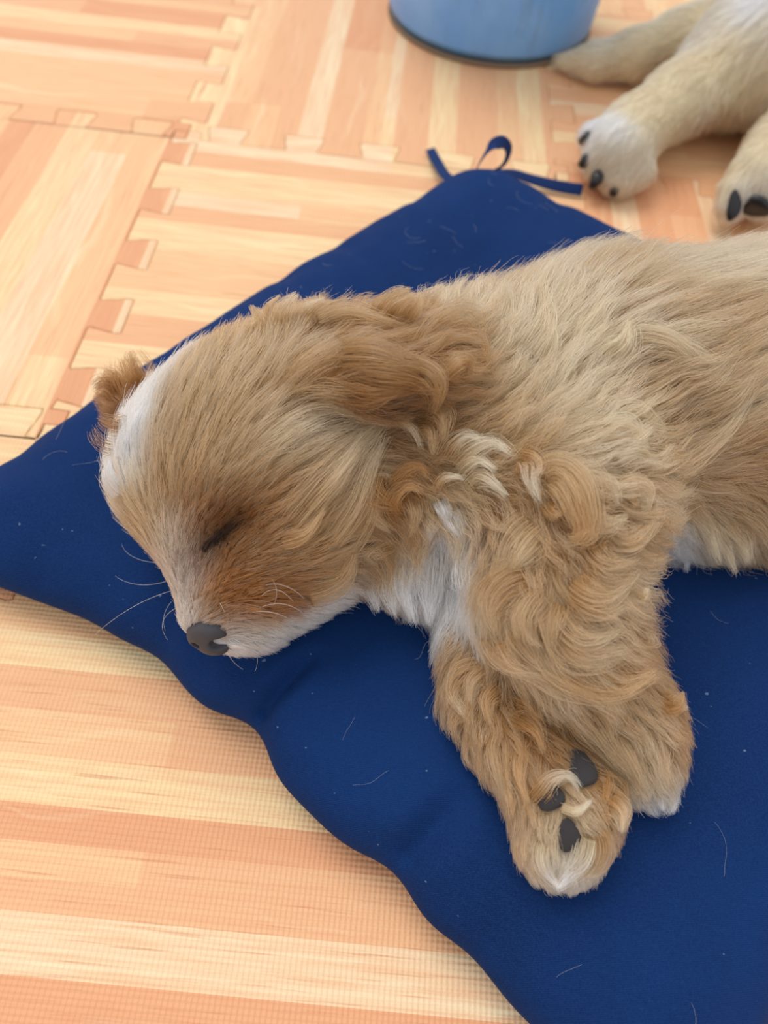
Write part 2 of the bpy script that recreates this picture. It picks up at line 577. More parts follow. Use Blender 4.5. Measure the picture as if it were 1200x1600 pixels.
eb = np.maximum(edge_dist(PP), 0)
pb = np.sqrt(np.clip(1-(1-np.minimum(eb/.04, 1))**2, 0, 1))
zbot = np.minimum(.017-.0165*pb, ztop-.0005)
verts = np.vstack([np.c_[PP, ztop], np.c_[PP, zbot]])
n0 = len(PP)
faces = []
for base, flip in ((0, False), (n0, True)):
    for q in range(NA):
        q2 = (q+1) % NA
        f_ = (base, base+1+q, base+1+q2)
        faces.append(f_[::-1] if flip else f_)
    ii = (base+1+np.arange(nb*NA)).reshape(nb, NA)
    i2 = np.roll(ii, -1, 1)
    qd = np.stack([ii[:-1], ii[1:], i2[1:], i2[:-1]], -1).reshape(-1, 4)
    if flip:
        qd = qd[:, ::-1]
    faces += [tuple(x) for x in qd]
last = 1+(nb-1)*NA
for q in range(NA):
    q2 = (q+1) % NA
    faces.append((last+q, n0+last+q, n0+last+q2, last+q2))
cushion = empty('seat_cushion')
tag(cushion, 'navy blue cotton seat cushion with corner ties under the sleeping tan puppy', 'cushion')
pad = mesh_obj('pad', verts, faces, M_NAVY, cushion)


def ribbon(name, pts, wdir, width, parent, mat, thick=.0007, sub=6):
    """flat tape along a path of points; wdir: direction of its width at each point"""
    pts = np.array(pts, float); wd = np.array(wdir, float)
    n = len(pts)
    tt = np.linspace(0, n-1, (n-1)*sub+1)

    def cr(a, x):
        i = np.clip(x.astype(int), 0, n-2); f = (x-i)[:, None]
        p0, p1, p2, p3 = a[np.maximum(i-1, 0)], a[i], a[i+1], a[np.minimum(i+2, n-1)]
        return .5*(2*p1+(p2-p0)*f+(2*p0-5*p1+4*p2-p3)*f*f+(3*p1-p0-3*p2+p3)*f**3)
    c = cr(pts, tt); w = cr(wd, tt)
    tan = np.gradient(c, axis=0); tan /= np.linalg.norm(tan, axis=1, keepdims=True)
    w -= (w*tan).sum(1, keepdims=True)*tan
    w /= np.linalg.norm(w, axis=1, keepdims=True)
    nr = np.cross(tan, w)
    V = []
    prof = ((-.5, .5), (-.42, 1), (.42, 1), (.5, .5), (.5, -.5), (.42, -1), (-.42, -1), (-.5, -.5))
    for i in range(len(c)):
        for a, b in prof:
            V.append(c[i]+w[i]*a*width+nr[i]*b*thick/2)
    m = len(prof)
    Fc = []
    for i in range(len(c)-1):
        for j in range(m):
            j2 = (j+1) % m
            Fc.append((i*m+j, i*m+j2, (i+1)*m+j2, (i+1)*m+j))
    Fc.append(tuple(range(m-1, -1, -1)))
    Fc.append(tuple(range((len(c)-1)*m, len(c)*m)))
    return mesh_obj(name, V, Fc, mat, parent)


t = NT('navy_tape')
M_TAPE = t.done(t.n('BsdfPrincipled', {'Base Color': hexc(20, 45, 92), 'Roughness': .8, 'Specular IOR Level': .2}).outputs[0])
up = (0, 0, 1)
ribbon('tie', [at(722, 292, .018), at(697, 275, .016), at(684, 255, .008), at(672, 233, .004)], [(1, .3, .3)]*4, .0075, cushion, M_TAPE)
ribbon('tie', [at(742, 272, .022), at(750, 253, .036), at(768, 229, .046), at(786, 222, .045), at(795, 236, .036), at(786, 258, .026), at(762, 272, .019)],
       [(.25, .9, .35), (.3, .9, .3), (.3, .9, .3), (.4, .9, 0), (.5, .8, -.2), (.4, .8, -.5), (.3, .8, -.5)], .0085, cushion, M_TAPE)
ribbon('tie', [at(760, 274, .020), at(800, 272, .014), at(830, 280, .008), at(868, 290, .006), at(910, 297, .006)],
       [(.1, 1, .0), (.2, 1, .1), (.2, .9, .3), (.2, .8, .6), (.2, .7, .7)], .0085, cushion, M_TAPE)

# ------------------------------------------------------------------ blue bucket
t = NT('worn_blue_paint')
tc = t.n('TexCoord').outputs['Object']
sp = t.n('SeparateXYZ', {0: tc})
st = t.n('Mapping', {'Vector': tc, 'Scale': (60, 60, 14)}).outputs[0]
n1 = t.n('TexNoise', {'Vector': st, 'Scale': 1.0, 'Detail': 4.0, 'Roughness': .7}).outputs[0]
n2 = t.n('TexNoise', {'Vector': tc, 'Scale': 22.0, 'Detail': 3.0}).outputs[0]
c = t.mix(t.ramp(n2, [(.35, (0, 0, 0)), (.7, (1, 1, 1))]), hexc(108, 168, 236), hexc(130, 184, 242))
c = t.mix(t.ramp(n1, [(.54, (0, 0, 0)), (.80, (.45, .45, .45))]), c, hexc(92, 112, 138))
c = t.mix(t.ramp(sp.outputs[2], [(.0, (1, 1, 1)), (.006, (.0, .0, .0))]), c, hexc(96, 92, 92))
M_BLUE = t.done(t.n('BsdfPrincipled', {'Base Color': c, 'Roughness': .42, 'Specular IOR Level': .5}).outputs[0])
t = NT('rusty_rim')
n1 = t.n('TexNoise', {'Scale': 80.0, 'Detail': 3.0}).outputs[0]
M_RUST = t.done(t.n('BsdfPrincipled', {'Base Color': t.mix(n1, hexc(104, 84, 68), hexc(140, 120, 98)), 'Roughness': .7}).outputs[0])


def lathe(name, prof, mat, parent, loc, seg=96):
    V, Fc = [], []
    for r, z in prof:
        for k in range(seg):
            a = 2*math.pi*k/seg
            V.append((r*math.cos(a), r*math.sin(a), z))
    m = len(prof)
    for i in range(m):
        i2 = (i+1) % m
        for k in range(seg):
            k2 = (k+1) % seg
            Fc.append((i*seg+k, i*seg+k2, i2*seg+k2, i2*seg+k))
    o = mesh_obj(name, V, Fc, mat, parent)
    o.location = loc
    return o


bucket = empty('bucket')
tag(bucket, 'worn light blue painted metal bucket standing on the mat above the cushion', 'bucket')
B_C = (.043, .792, 0.0)
lathe('bucket_wall', [(.0965, .004), (.0985, .012), (.1005, .04), (.1035, .12), (.1065, .2), (.107, .205), (.1055, .205), (.105, .2), (.102, .12), (.0990, .04),
                      (.0965, .014), (.02, .0135), (.02, .0105), (.0955, .0105)], M_BLUE, bucket, B_C)
lathe('base_rim', [(.0950, 0.0002), (.0985, .0002), (.0994, .0012), (.0994, .0028), (.0985, .0042), (.0962, .0042)], M_RUST, bucket, B_C)
lathe('top_rim', [(.1055+.0035*math.cos(a), .206+.0035*math.sin(a)) for a in np.linspace(0, 2*math.pi, 10, endpoint=False)], M_BLUE, bucket, B_C)
N_MAIN = 142000

# ------------------------------------------------------------------ fur
def srgb(r, g, b):
    return np.array(s2l((r/255, g/255, b/255)))


HC = {'T': srgb(205, 166, 118), 'L': srgb(224, 199, 160), 'G': srgb(176, 125, 74), 'B': srgb(134, 86, 48), 'R': srgb(166, 102, 48),
      'W': srgb(244, 243, 242), 'D': srgb(48, 32, 24), 'M': srgb(194, 147, 96), 'C': srgb(238, 224, 198), 'P': srgb(242, 222, 184)}


class Fur:
    """combing directions, lengths and colours, interpolated between tufts read off the coat"""
    def __init__(self, body, tree, guides, sig=.012):
        self.body = body
        pos, tan, L, col, curl, lift, reg = [], [], [], [], [], [], []
        self.regs = []
        o = Vector((0, 0, CAM_H))
        for g in guides:
            px, py, dx, dy, ln, c, cu, li, rg = g
            hit = None
            for sh in range(0, 12):                       # step inwards when the tuft overhangs the outline
                qx, qy = px-dx*8*sh, py-dy*8*sh
                w = Vector(ray(qx, qy))
                h, nrm, idx, dist = tree.ray_cast(o, w.normalized())
                if h is not None:
                    hit = np.array(h)
                    break
            if hit is None:
                continue
            nv = body.normal(hit[None])[0]
            w2 = ray(qx+dx*6, qy+dy*6)
            den = w2@nv
            w1 = ray(qx, qy)
            if abs(den) > .15*np.linalg.norm(w2):
                q2 = np.array([0, 0, CAM_H])+w2*(((hit-np.array([0, 0, CAM_H]))@nv)/den)
                tv = q2-hit
            else:
                s = np.linalg.norm(hit-np.array([0, 0, CAM_H]))/np.linalg.norm(w1)
                tv = (w2-w1)*s
            tv = tv-(tv@nv)*nv
            tv = tv/(np.linalg.norm(tv)+1e-9)
            if rg not in self.regs:
                self.regs.append(rg)
            pos.append(hit); tan.append(tv); L.append(ln*.001); col.append(HC[c]); curl.append(cu*.001); lift.append(li); reg.append(self.regs.index(rg))
        self.pos = np.array(pos); self.tan = np.array(tan); self.L = np.array(L); self.col = np.array(col)
        self.curl = np.array(curl); self.lift = np.array(lift); self.reg = np.array(reg)
        self.sig = sig

    def weights(self, p, sig):
        d2 = (p*p).sum(1)[:, None]+(self.pos*self.pos).sum(1)[None]-2*p@self.pos.T
        d2 = np.maximum(d2, 0)
        w = np.exp(-d2/(2*sig*sig))+1e-5/(1+d2/.0004)**2
        return w/w.sum(1, keepdims=True), d2

    def comb(self, p):
        w, _ = self.weights(p, self.sig)
        return w@self.tan

    def props(self, p, rg):
        w, d2 = self.weights(p, self.sig)
        jit = rg.normal(0, .0022, p.shape)
        wc, d2c = self.weights(p+jit, self.sig*.42)
        return w@self.L, w@self.curl, w@self.lift, wc@self.col, self.reg[d2.argmin(1)]


def scatter(V, Fq, n, rg, keep):
    tri = np.vstack([Fq[:, [0, 1, 2]], Fq[:, [0, 2, 3]]])
    a, b, c = V[tri[:, 0]], V[tri[:, 1]], V[tri[:, 2]]
    ar = np.linalg.norm(np.cross(b-a, c-a), axis=1)*.5*keep((a+b+c)/3)
    ti = rg.choice(len(tri), n, p=ar/ar.sum())
    u, v = rg.random(n), rg.random(n)
    m = u+v > 1
    u[m], v[m] = 1-u[m], 1-v[m]
    return a[ti]+(b-a)[ti]*u[:, None]+(c-a)[ti]*v[:, None]


def grow(fur, roots, K, rg, floorz, wave=.013, tipdrop=1.0, curls=True):
    body = fur.body
    L, curl, lift, col, reg = fur.props(roots, rg)
    n = len(roots)
    L = L*rg.uniform(.8, 1.2, n)
    lift = lift*rg.uniform(.4, 1.7, n)
    p = roots.copy()
    path = [p.copy()]
    prev = None
    ds = L/(K-1)
    side = rg.normal(0, .16, n)
    for k in range(1, K):
        s = k/(K-1)
        nv = body.normal(p)
        tv = fur.comb(p)
        tv = tv-(tv*nv).sum(1, keepdims=True)*nv
        tv /= np.linalg.norm(tv, axis=1, keepdims=True)+1e-9
        bv_ = np.cross(nv, tv)
        d = tv+bv_*side[:, None]+nv*(lift*(1-tipdrop*s))[:, None]
        d /= np.linalg.norm(d, axis=1, keepdims=True)
        if prev is not None:
            d = .6*d+.4*prev
            d /= np.linalg.norm(d, axis=1, keepdims=True)
        prev = d
        p = p+d*ds[:, None]
        h = body.sample(p)
        hm = .0006+.10*L*s
        p = p+nv*np.maximum(0, hm-h)[:, None]
        p[:, 2] = np.maximum(p[:, 2], floorz(p[:, :2])+.0012)
        path.append(p.copy())
    path = np.stack(path, 1)
    tan = np.gradient(path, axis=1)
    tan /= np.linalg.norm(tan, axis=2, keepdims=True)+1e-9
    nn = body.normal(path.reshape(-1, 3)).reshape(path.shape)
    bb = np.cross(nn, tan)
    ph = rg.uniform(0, 6.28, n)
    s = np.linspace(0, 1, K)
    arg = 2*math.pi*(L[:, None]*s[None])/wave+ph[:, None]
    amp = (curl[:, None]*np.minimum(s*1.6, 1)[None])
    if curls:
        path = path+bb*(amp*(np.sin(arg)-np.sin(ph)[:, None]))[..., None]+nn*(amp*.55*(np.cos(arg)+.6))[..., None]
    return path, L, col, reg, curl


def nearest(src, q):
    kd = KDTree(len(src))
    for i, c in enumerate(src):
        kd.insert(c, i)
    kd.balance()
    return np.array([kd.find(r)[1] for r in q])


def along(path, sel, lf, K):
    s = np.linspace(0, 1, K)
    q = np.clip(s[None]*lf[:, None], 0, 1)*(K-1)
    i0 = np.minimum(q.astype(int), K-2)
    f = (q-i0)[..., None]
    ar = np.arange(len(sel))[:, None]
    g_ = path[sel]
    return g_[ar, i0]*(1-f)+g_[ar, i0+1]*f


def coat(fur, V, Fq, n_lock, n_clump, n_hair, K, seed, floorz, keep, clump=.75, lockpull=.85):
    """locks > wisps > single hairs, each following the one above"""
    rg = np.random.default_rng(seed)
    s = np.linspace(0, 1, K)
    lr = scatter(V, Fq, n_lock, rg, keep)
    LK, LL, lcol, _, lcurl = grow(fur, lr, K, rg, floorz)
    cr = scatter(V, Fq, n_clump, rg, keep)
    G, GL, gcol, greg, gcurl = grow(fur, cr, K, rg, floorz)
    nl = nearest(lr, cr)
    lf = rg.uniform(.8, 1.05, n_clump)
    bl = along(LK, nl, lf, K)+(cr-lr[nl])[:, None, :]*(1-.82*s**.9)[None, :, None]
    w = np.clip(.25+.75*gcurl/.0009, .2, 1)*lockpull*rg.uniform(.75, 1.0, n_clump)
    w = w[:, None]*np.minimum(1, s*2.2)[None]
    G = G*(1-w[..., None])+bl*w[..., None]
    gcol = .6*gcol+.4*lcol[nl]
    ltint = rg.normal(1, .06, n_lock)[nl]
    rt = scatter(V, Fq, n_hair, rg, keep)
    near = nearest(cr, rt)
    _, _, _, col, reg = fur.props(rt, rg)
    lf = rg.uniform(.6, 1.06, n_hair)
    base = along(G, near, lf, K)
    off = rt-cr[near]
    cl = clump*rg.uniform(.7, 1.15, n_hair)*np.clip(.40+.65*gcurl[near]/.0008, .40, 1)
    fly = rg.random(n_hair) < .05
    cl[fly] *= .2
    conv = 1-cl[:, None]*(s[None]**1.1)
    P_ = base+off[:, None, :]*conv[..., None]
    Lh = (GL[near]*lf)[:, None]
    hn = fur.body.normal(rt)
    P_ = P_+hn[:, None, :]*(np.abs(rg.normal(0, 1, (n_hair, 1)))*Lh*.05*s[None])[..., None]
    wob = rg.normal(0, 1, (n_hair, 3))[:, None, :]*(s**1.5)[None, :, None]*(Lh*.035)[..., None]
    wob[fly] *= 3.0
    ph = rg.uniform(0, 6.28, (n_hair, 1))
    wig = np.sin(s[None]*rg.uniform(4, 11, (n_hair, 1))+ph)-np.sin(ph)
    rdir = rg.normal(0, 1, (n_hair, 3))
    P_ = P_+wob+rdir[:, None, :]*(wig*Lh*.012)[..., None]
    P_[..., 2] = np.maximum(P_[..., 2], (floorz(P_[..., :2].reshape(-1, 2)).reshape(P_.shape[:2])+.0006))
    P_[:, 0] = rt-.0004*fur.body.normal(rt)
    tint = (ltint*rg.normal(1, .07, n_clump))[near]*rg.normal(1, .16, n_hair)
    lightmix = np.where(rg.random(n_hair) < .20, rg.uniform(.25, .75, n_hair), 0.0)[:, None]
    col = (.75*col+.25*gcol[near])*tint[:, None]
    col = np.clip(.95*col*(1-lightmix)+lightmix*np.array([.84, .73, .56])*np.minimum(1, col.mean(1, keepdims=True)*2.2), .01, .93)
    return P_, col, reg


def fur_material(name, rough=.34):
    t = NT(name)
    a = t.n('Attribute', attribute_name='col').outputs['Color']
    hi = t.n('HairInfo')
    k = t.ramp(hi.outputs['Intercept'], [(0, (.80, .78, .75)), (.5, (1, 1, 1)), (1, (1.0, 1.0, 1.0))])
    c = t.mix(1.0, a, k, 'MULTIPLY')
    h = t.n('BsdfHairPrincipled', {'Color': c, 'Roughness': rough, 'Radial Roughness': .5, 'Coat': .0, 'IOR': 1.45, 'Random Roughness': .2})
    try:
        h.model = 'CHIANG'
    except Exception:
        pass
    h.parametrization = 'COLOR'
    d = t.n('BsdfDiffuse', {'Color': c})
    mx = t.n('MixShader', {0: .30, 1: h.outputs[0], 2: d.outputs[0]})
    return t.done(mx.outputs[0])


def hair_obj(name, P_, col, mat, parent, r0=.000085, r1=.000028):
    n, K = P_.shape[:2]
    cd = bpy.data.hair_curves.new(name)
    cd.add_curves([K]*n)
    cd.attributes['position'].data.foreach_set('vector', np.ascontiguousarray(P_, np.float32).ravel())
    ra = cd.attributes.get('radius') or cd.attributes.new('radius', 'FLOAT', 'POINT')
    s = np.linspace(0, 1, K)
    rr = r0+(r1-r0)*s**1.5
    ra.data.foreach_set('value', np.tile(rr.astype(np.float32), n))
    if col.ndim == 2:
        col = np.repeat(col[:, None, :], K, 1)
    ca = cd.attributes.new('col', 'FLOAT_COLOR', 'POINT')
    ca.data.foreach_set('color', np.concatenate([col, np.ones((n, K, 1))], 2).astype(np.float32).ravel())
    cd.materials.append(mat)
    o = bpy.data.objects.new(name, cd)
    COL.objects.link(o)
    if parent:
        o.parent = parent
    o['kind'] = 'stuff'
    return o


M_FUR = fur_material('puppy_fur')
t = NT('puppy_skin')
M_SKIN = t.done(t.n('BsdfPrincipled', {'Base Color': t.n('Attribute', attribute_name='col').outputs['Color'], 'Roughness': .8, 'Specular IOR Level': .15}).outputs[0])

# (pixel x, y, direction on the picture, length mm, colour, curl mm, lift, region) : read tuft by tuft from the coat, save the shadow browns under the ear
GUIDES = [
    # muzzle and bridge of the nose
    (296, 968, -.1, -1, 4, 'W', 0, .25, 'f'), (318, 948, .2, -.9, 4, 'M', 0, .2, 'f'), (310, 925, .1, -.9, 4, 'M', 0, .2, 'f'), (300, 900, .0, -1, 4, 'G', 0, .2, 'f'), (288, 930, -.1, -1, 5, 'W', 0, .25, 'f'), (285, 890, -.1, -1, 6, 'W', 0, .25, 'f'), (276, 850, -.2, -1, 8, 'W', 0, .25, 'f'), (298, 850, .1, -1, 5, 'R', 0, .2, 'f'),
    (268, 920, -.6, -.6, 6, 'M', 0, .3, 'f'), (262, 870, -.6, -.7, 8, 'M', 0, .3, 'f'), (330, 945, .5, -.5, 4, 'M', 0, .25, 'f'), (315, 905, .2, -.9, 5, 'R', 0, .25, 'f'),
    (345, 915, .6, -.5, 5, 'R', 0, .25, 'f'), (360, 945, .9, .1, 5, 'R', 0, .25, 'f'), (395, 940, .9, .2, 6, 'R', 0, .25, 'f'), (430, 920, .9, .0, 8, 'R', 0, .25, 'f'),
    (390, 900, .9, -.2, 7, 'R', 0, .25, 'f'), (345, 880, .5, -.4, 5, 'M', 0, .25, 'f'), (470, 900, .9, -.1, 10, 'G', 0, .3, 'f'), (440, 950, .9, .3, 7, 'R', 0, .25, 'f'),
    (365, 985, .7, .5, 5, 'W', 0, .3, 'f'), (350, 1012, .3, .8, 5, 'W', 0, .3, 'f'), (385, 1010, .5, .7, 7, 'W', 0, .3, 'f'), (420, 995, .7, .6, 8, 'W', 0, .3, 'f'),
    (460, 975, .9, .3, 9, 'W', 0, .3, 'f'), (500, 950, .9, .1, 11, 'W', 0, .3, 'f'), (525, 925, .9, -.2, 12, 'W', 0, .3, 'f'), (400, 975, .8, .35, 6, 'L', 0, .25, 'f'),
    (322, 930, .3, -.8, 4, 'R', 0, .2, 'f'), (345, 960, .8, .0, 4, 'R', 0, .2, 'f'), (375, 962, .9, .2, 5, 'R', 0, .2, 'f'), (410, 955, .9, .2, 6, 'R', 0, .2, 'f'),
    (283, 908, -.1, -1, 5, 'W', 0, .2, 'f'), (292, 950, -.1, -1, 4, 'W', 0, .2, 'f'), (280, 868, -.1, -1, 6, 'W', 0, .2, 'f'), (266, 832, -.2, -1, 8, 'C', 0, .2, 'f'), (285, 860, .0, -1, 6, 'L', 0, .2, 'f'), (270, 780, .05, -1, 12, 'M', 0, .2, 'f'), (225, 815, -.6, -.8, 11, 'T', 0, .3, 'f'), (290, 835, .0, -1, 7, 'M', 0, .2, 'f'), (248, 838, -.5, -.8, 9, 'T', 0, .25, 'f'), (325, 960, .6, -.4, 3, 'M', 0, .2, 'f'), (420, 940, .9, .1, 6, 'R', 0, .2, 'f'), (375, 920, .9, -.1, 5, 'R', 0, .2, 'f'),
    (300, 870, .0, -1, 5, 'G', 0, .2, 'f'), (305, 890, .1, -1, 4, 'R', 0, .2, 'f'),
    # round the closed eye
    (318, 858, .3, -.8, 3, 'B', 0, .1, 'f'), (338, 838, .5, -.8, 3, 'D', 0, .1, 'f'), (358, 820, .7, -.7, 4, 'D', 0, .1, 'f'), (375, 808, .8, -.6, 5, 'B', 0, .1, 'f'),
    (340, 862, .7, -.2, 3, 'B', 0, .1, 'f'), (365, 842, .8, -.3, 5, 'R', 0, .15, 'f'), (395, 825, .8, -.5, 7, 'R', 0, .2, 'f'), (385, 865, .9, -.1, 7, 'M', 0, .25, 'f'),
    (310, 825, .1, -1, 6, 'R', 0, .15, 'f'), (335, 805, .3, -1, 7, 'R', 0, .2, 'f'), (360, 785, .5, -.9, 9, 'M', 0, .25, 'f'), (400, 790, .8, -.6, 9, 'G', 0, .25, 'f'),
    (328, 850, .4, -.8, 4, 'D', 0, .1, 'f'), (348, 829, .6, -.7, 4, 'D', 0, .1, 'f'), (368, 813, .8, -.6, 5, 'D', 0, .1, 'f'), (350, 850, .8, -.3, 4, 'B', 0, .12, 'f'),
    (372, 828, .8, -.4, 5, 'B', 0, .15, 'f'), (325, 838, .2, -1, 5, 'B', 0, .1, 'f'), (345, 812, .5, -.9, 6, 'B', 0, .15, 'f'), (395, 796, .8, -.5, 8, 'B', 0, .15, 'f'),
    (318, 875, .4, -.6, 4, 'R', 0, .15, 'f'), (360, 875, .8, -.2, 6, 'R', 0, .2, 'f'), (410, 850, .9, -.2, 9, 'M', 0, .2, 'f'),
    # forehead and blaze
    (285, 800, .0, -1, 12.2, 'G', 0, 0.16, 'f'), (255, 800, -.2, -1, 13, 'T', 0, 0.16, 'f'), (235, 820, -.6, -.8, 13.5, 'T', 0, 0.24, 'f'), (205, 790, -.7, -.7, 18.9, 'T', 0, 0.24, 'f'),
    (180, 755, -.5, -.8, 23, 'W', 0, 0.24, 'f'), (170, 715, -.3, -1, 23, 'W', 0, 0.28, 'f'), (200, 740, -.1, -1, 20.2, 'W', 0, 0.176, 'f'), (205, 695, .1, -1, 20.2, 'W', 0, 0.176, 'f'),
    (215, 655, .3, -1, 18.9, 'W', 0, 0.176, 'f'), (235, 615, .45, -1, 17.6, 'W', 0, 0.2, 'f'), (225, 782, -.1, -1, 17.6, 'L', 0, 0.16, 'f'),
    (262, 760, .1, -1, 17.6, 'T', 0, 0.16, 'f'), (248, 705, .25, -1, 18.9, 'T', 0, 0.16, 'f'), (262, 650, .4, -1, 18.9, 'T', 0, 0.176, 'f'), (280, 605, .5, -1, 18.9, 'T', 0, 0.2, 'f'),
    (310, 740, .3, -1, 17.6, 'T', 0, 0.16, 'f'), (310, 680, .4, -1, 20.2, 'T', 0, 0.176, 'f'), (325, 620, .5, -1, 20.2, 'T', 0, 0.2, 'f'), (340, 565, .6, -.9, 18.9, 'T', 0, 0.224, 'f'),
    (355, 740, .5, -.9, 17.6, 'T', 0, 0.16, 'f'), (365, 680, .6, -.9, 20.2, 'T', 0, 0.176, 'f'), (380, 620, .6, -.8, 21.6, 'T', 0, 0.2, 'f'), (400, 560, .6, -.9, 21.6, 'T', 0, 0.24, 'f'),
    (385, 520, .5, -.9, 18.9, 'T', 0, 0.28, 'f'), (430, 510, .2, -1, 24.3, 'T', 1, 0.4, 'f'), (460, 500, .3, -1, 27, 'T', 1, 0.4, 'f'), (500, 500, .5, -.8, 20, 'M', 1, .45, 'e'),
    # temple, cheek
    (410, 740, .8, -.6, 18.9, 'T', 0, 0.176, 'f'), (430, 690, .9, -.5, 23, 'L', 0, 0.2, 'f'), (440, 630, .9, -.6, 24.3, 'T', 0, 0.2, 'f'), (470, 690, 1, -.4, 25.7, 'L', 0, 0.2, 'f'),
    (440, 765, .9, -.6, 18.9, 'G', 0, 0.176, 'f'), (430, 810, .9, -.4, 14.9, 'M', 0, 0.2, 'f'), (480, 745, .8, -.7, 24.3, 'T', 0, 0.2, 'f'), (430, 860, .9, -.1, 13.5, 'M', 0, 0.2, 'f'),
    (470, 830, .8, -.6, 18.9, 'M', 0, 0.224, 'f'), (480, 870, .9, -.3, 16.2, 'M', 0, 0.224, 'f'), (510, 800, .6, -.9, 24.3, 'T', 0, 0.224, 'f'), (525, 850, .6, -.7, 21.6, 'T', 0, 0.224, 'f'),
    (525, 900, .7, -.4, 18.9, 'T', 0, 0.224, 'f'), (550, 790, .45, -1, 29.7, 'T', .5, 0.224, 'f'), (560, 840, .4, -.9, 24.3, 'M', .5, 0.224, 'f'), (530, 730, .7, -.8, 29.7, 'T', .5, 0.224, 'f'),
    (575, 730, .6, -.8, 32.4, 'T', .8, 0.224, 'f'), (560, 890, .6, .2, 18.9, 'G', .5, 0.24, 'f'), (590, 690, .7, -.6, 29.7, 'M', .8, 0.224, 'f'), (520, 680, 1, -.3, 27, 'T', .3, 0.2, 'f'),
    # the near ear, folded back over the neck
    (470, 560, .8, -.6, 20, 'T', .5, .3, 'e'), (500, 600, 1, -.3, 24, 'M', .5, .25, 'e'), (530, 540, 1, -.2, 26, 'G', 1, .3, 'e'), (550, 500, .8, -.3, 24, 'M', 1, .4, 'e'),
    (550, 580, 1, .0, 26, 'G', 1, .25, 'e'), (560, 625, 1, -.05, 24, 'B', 1, .2, 'e'), (600, 530, 1, .05, 26, 'G', 1.2, .3, 'e'), (610, 580, 1, .05, 26, 'G', 1.2, .25, 'e'),
    (620, 620, 1, .0, 22, 'B', 1.2, .2, 'e'), (650, 540, 1, -.1, 26, 'M', 1.6, .35, 'e'), (660, 590, 1, -.1, 24, 'G', 1.6, .3, 'e'), (690, 525, .9, -.2, 22, 'M', 2.2, .4, 'e'),
    (715, 540, .6, .7, 18, 'G', 2.4, .4, 'e'), (705, 585, .6, .6, 20, 'G', 2.4, .35, 'e'),
    (560, 655, 1, -.2, 16, 'B', .8, .1, 'e'), (600, 650, 1, -.1, 16, 'B', .8, .1, 'e'), (640, 638, 1, .0, 16, 'B', .8, .12, 'e'), (530, 640, 1, -.25, 20, 'G', .5, .15, 'e'),  # shadow under the ear painted in as dark brown hair
    # the far ear behind the blaze
    (195, 640, -.5, -.7, 22, 'B', .9, .5, 'x'), (178, 630, -.8, -.4, 20, 'B', .9, .5, 'x'), (215, 612, -.1, -1, 20, 'G', .9, .5, 'x'), (245, 590, .1, -1, 16, 'G', .6, .4, 'x'),
    (180, 660, -.6, .6, 18, 'B', .9, .4, 'x'),
    # neck, throat ruff
    (640, 660, .7, -.1, 20, 'M', 1.2, .3, 'b'), (690, 640, .6, .5, 22, 'T', 1.2, .3, 'b'), (650, 700, .6, .6, 22, 'M', 1.6, .3, 'b'), (610, 720, .3, .8, 24, 'G', 2.4, .35, 'b'),
    (600, 770, .2, 1, 24, 'G', 2.8, .35, 'b'), (640, 760, .4, .9, 24, 'G', 2.6, .35, 'b'), (590, 815, -.1, 1, 22, 'M', 2.2, .3, 'b'), (640, 810, .1, 1, 24, 'T', 2, .3, 'b'),
    (690, 790, .3, .9, 22, 'L', 2, .35, 'b'), (690, 730, .9, -.4, 24, 'T', 1.8, .4, 'b'), (720, 690, .9, -.5, 26, 'T', 1.4, .4, 'b'), (730, 750, .9, -.3, 24, 'L', 2, .45, 'b'),
    (760, 720, .9, -.3, 26, 'T', 1.6, .4, 'b'), (750, 800, .8, .4, 20, 'M', 1.6, .3, 'b'), (600, 865, -.3, .9, 22, 'L', 1.6, .3, 'b'), (640, 870, -.1, 1, 24, 'W', 1.4, .3, 'b'),
    (690, 860, .0, 1, 26, 'W', 1, .25, 'b'), (730, 850, .1, 1, 26, 'W', .6, .22, 'b'), (600, 920, -.2, 1, 20, 'L', 1, .25, 'b'), (650, 930, .0, 1, 22, 'W', 1, .25, 'b'),
    (700, 930, .1, 1, 24, 'W', .8, .2, 'b'), (740, 920, .1, 1, 22, 'W', .6, .2, 'b'), (575, 880, .1, 1, 16, 'G', 1, .2, 'b'),
    # nape and back
    (590, 480, .3, -1, 20, 'M', .6, .5, 'b'), (640, 470, .2, -1, 22, 'M', .6, .5, 'b'), (690, 470, .2, -1, 22, 'L', .5, .45, 'b'), (740, 440, .3, -1, 22, 'L', .5, .5, 'b'),
    (790, 415, .3, -1, 22, 'T', .5, .5, 'b'), (840, 400, .4, -1, 24, 'L', .5, .55, 'b'), (900, 385, .5, -1, 26, 'L', .5, .6, 'b'), (950, 380, .8, -.6, 24, 'L', .4, .45, 'b'),
    (1010, 372, 1, -.3, 24, 'T', .4, .35, 'b'), (1080, 365, 1, -.2, 24, 'T', .4, .3, 'b'), (1160, 362, 1, -.1, 24, 'L', .4, .3, 'b'),
    (740, 510, .3, -1, 26, 'L', .7, .3, 'b'), (790, 480, .2, -1, 28, 'L', .7, .3, 'b'), (760, 570, .5, -.8, 26, 'L', .8, .3, 'b'), (830, 520, .5, -.8, 28, 'L', .7, .3, 'b'),
    (860, 450, .5, -.9, 26, 'L', .6, .3, 'b'), (910, 430, .7, -.7, 28, 'T', .5, .28, 'b'), (960, 430, .9, -.5, 28, 'T', .5, .28, 'b'), (1030, 430, 1, -.25, 28, 'L', .4, .28, 'b'),
    (1100, 430, 1, -.1, 28, 'L', .4, .25, 'b'), (1170, 430, 1, .05, 28, 'L', .4, .25, 'b'), (930, 490, .8, -.6, 28, 'L', .6, .28, 'b'), (1000, 490, .9, -.4, 28, 'T', .5, .28, 'b'),
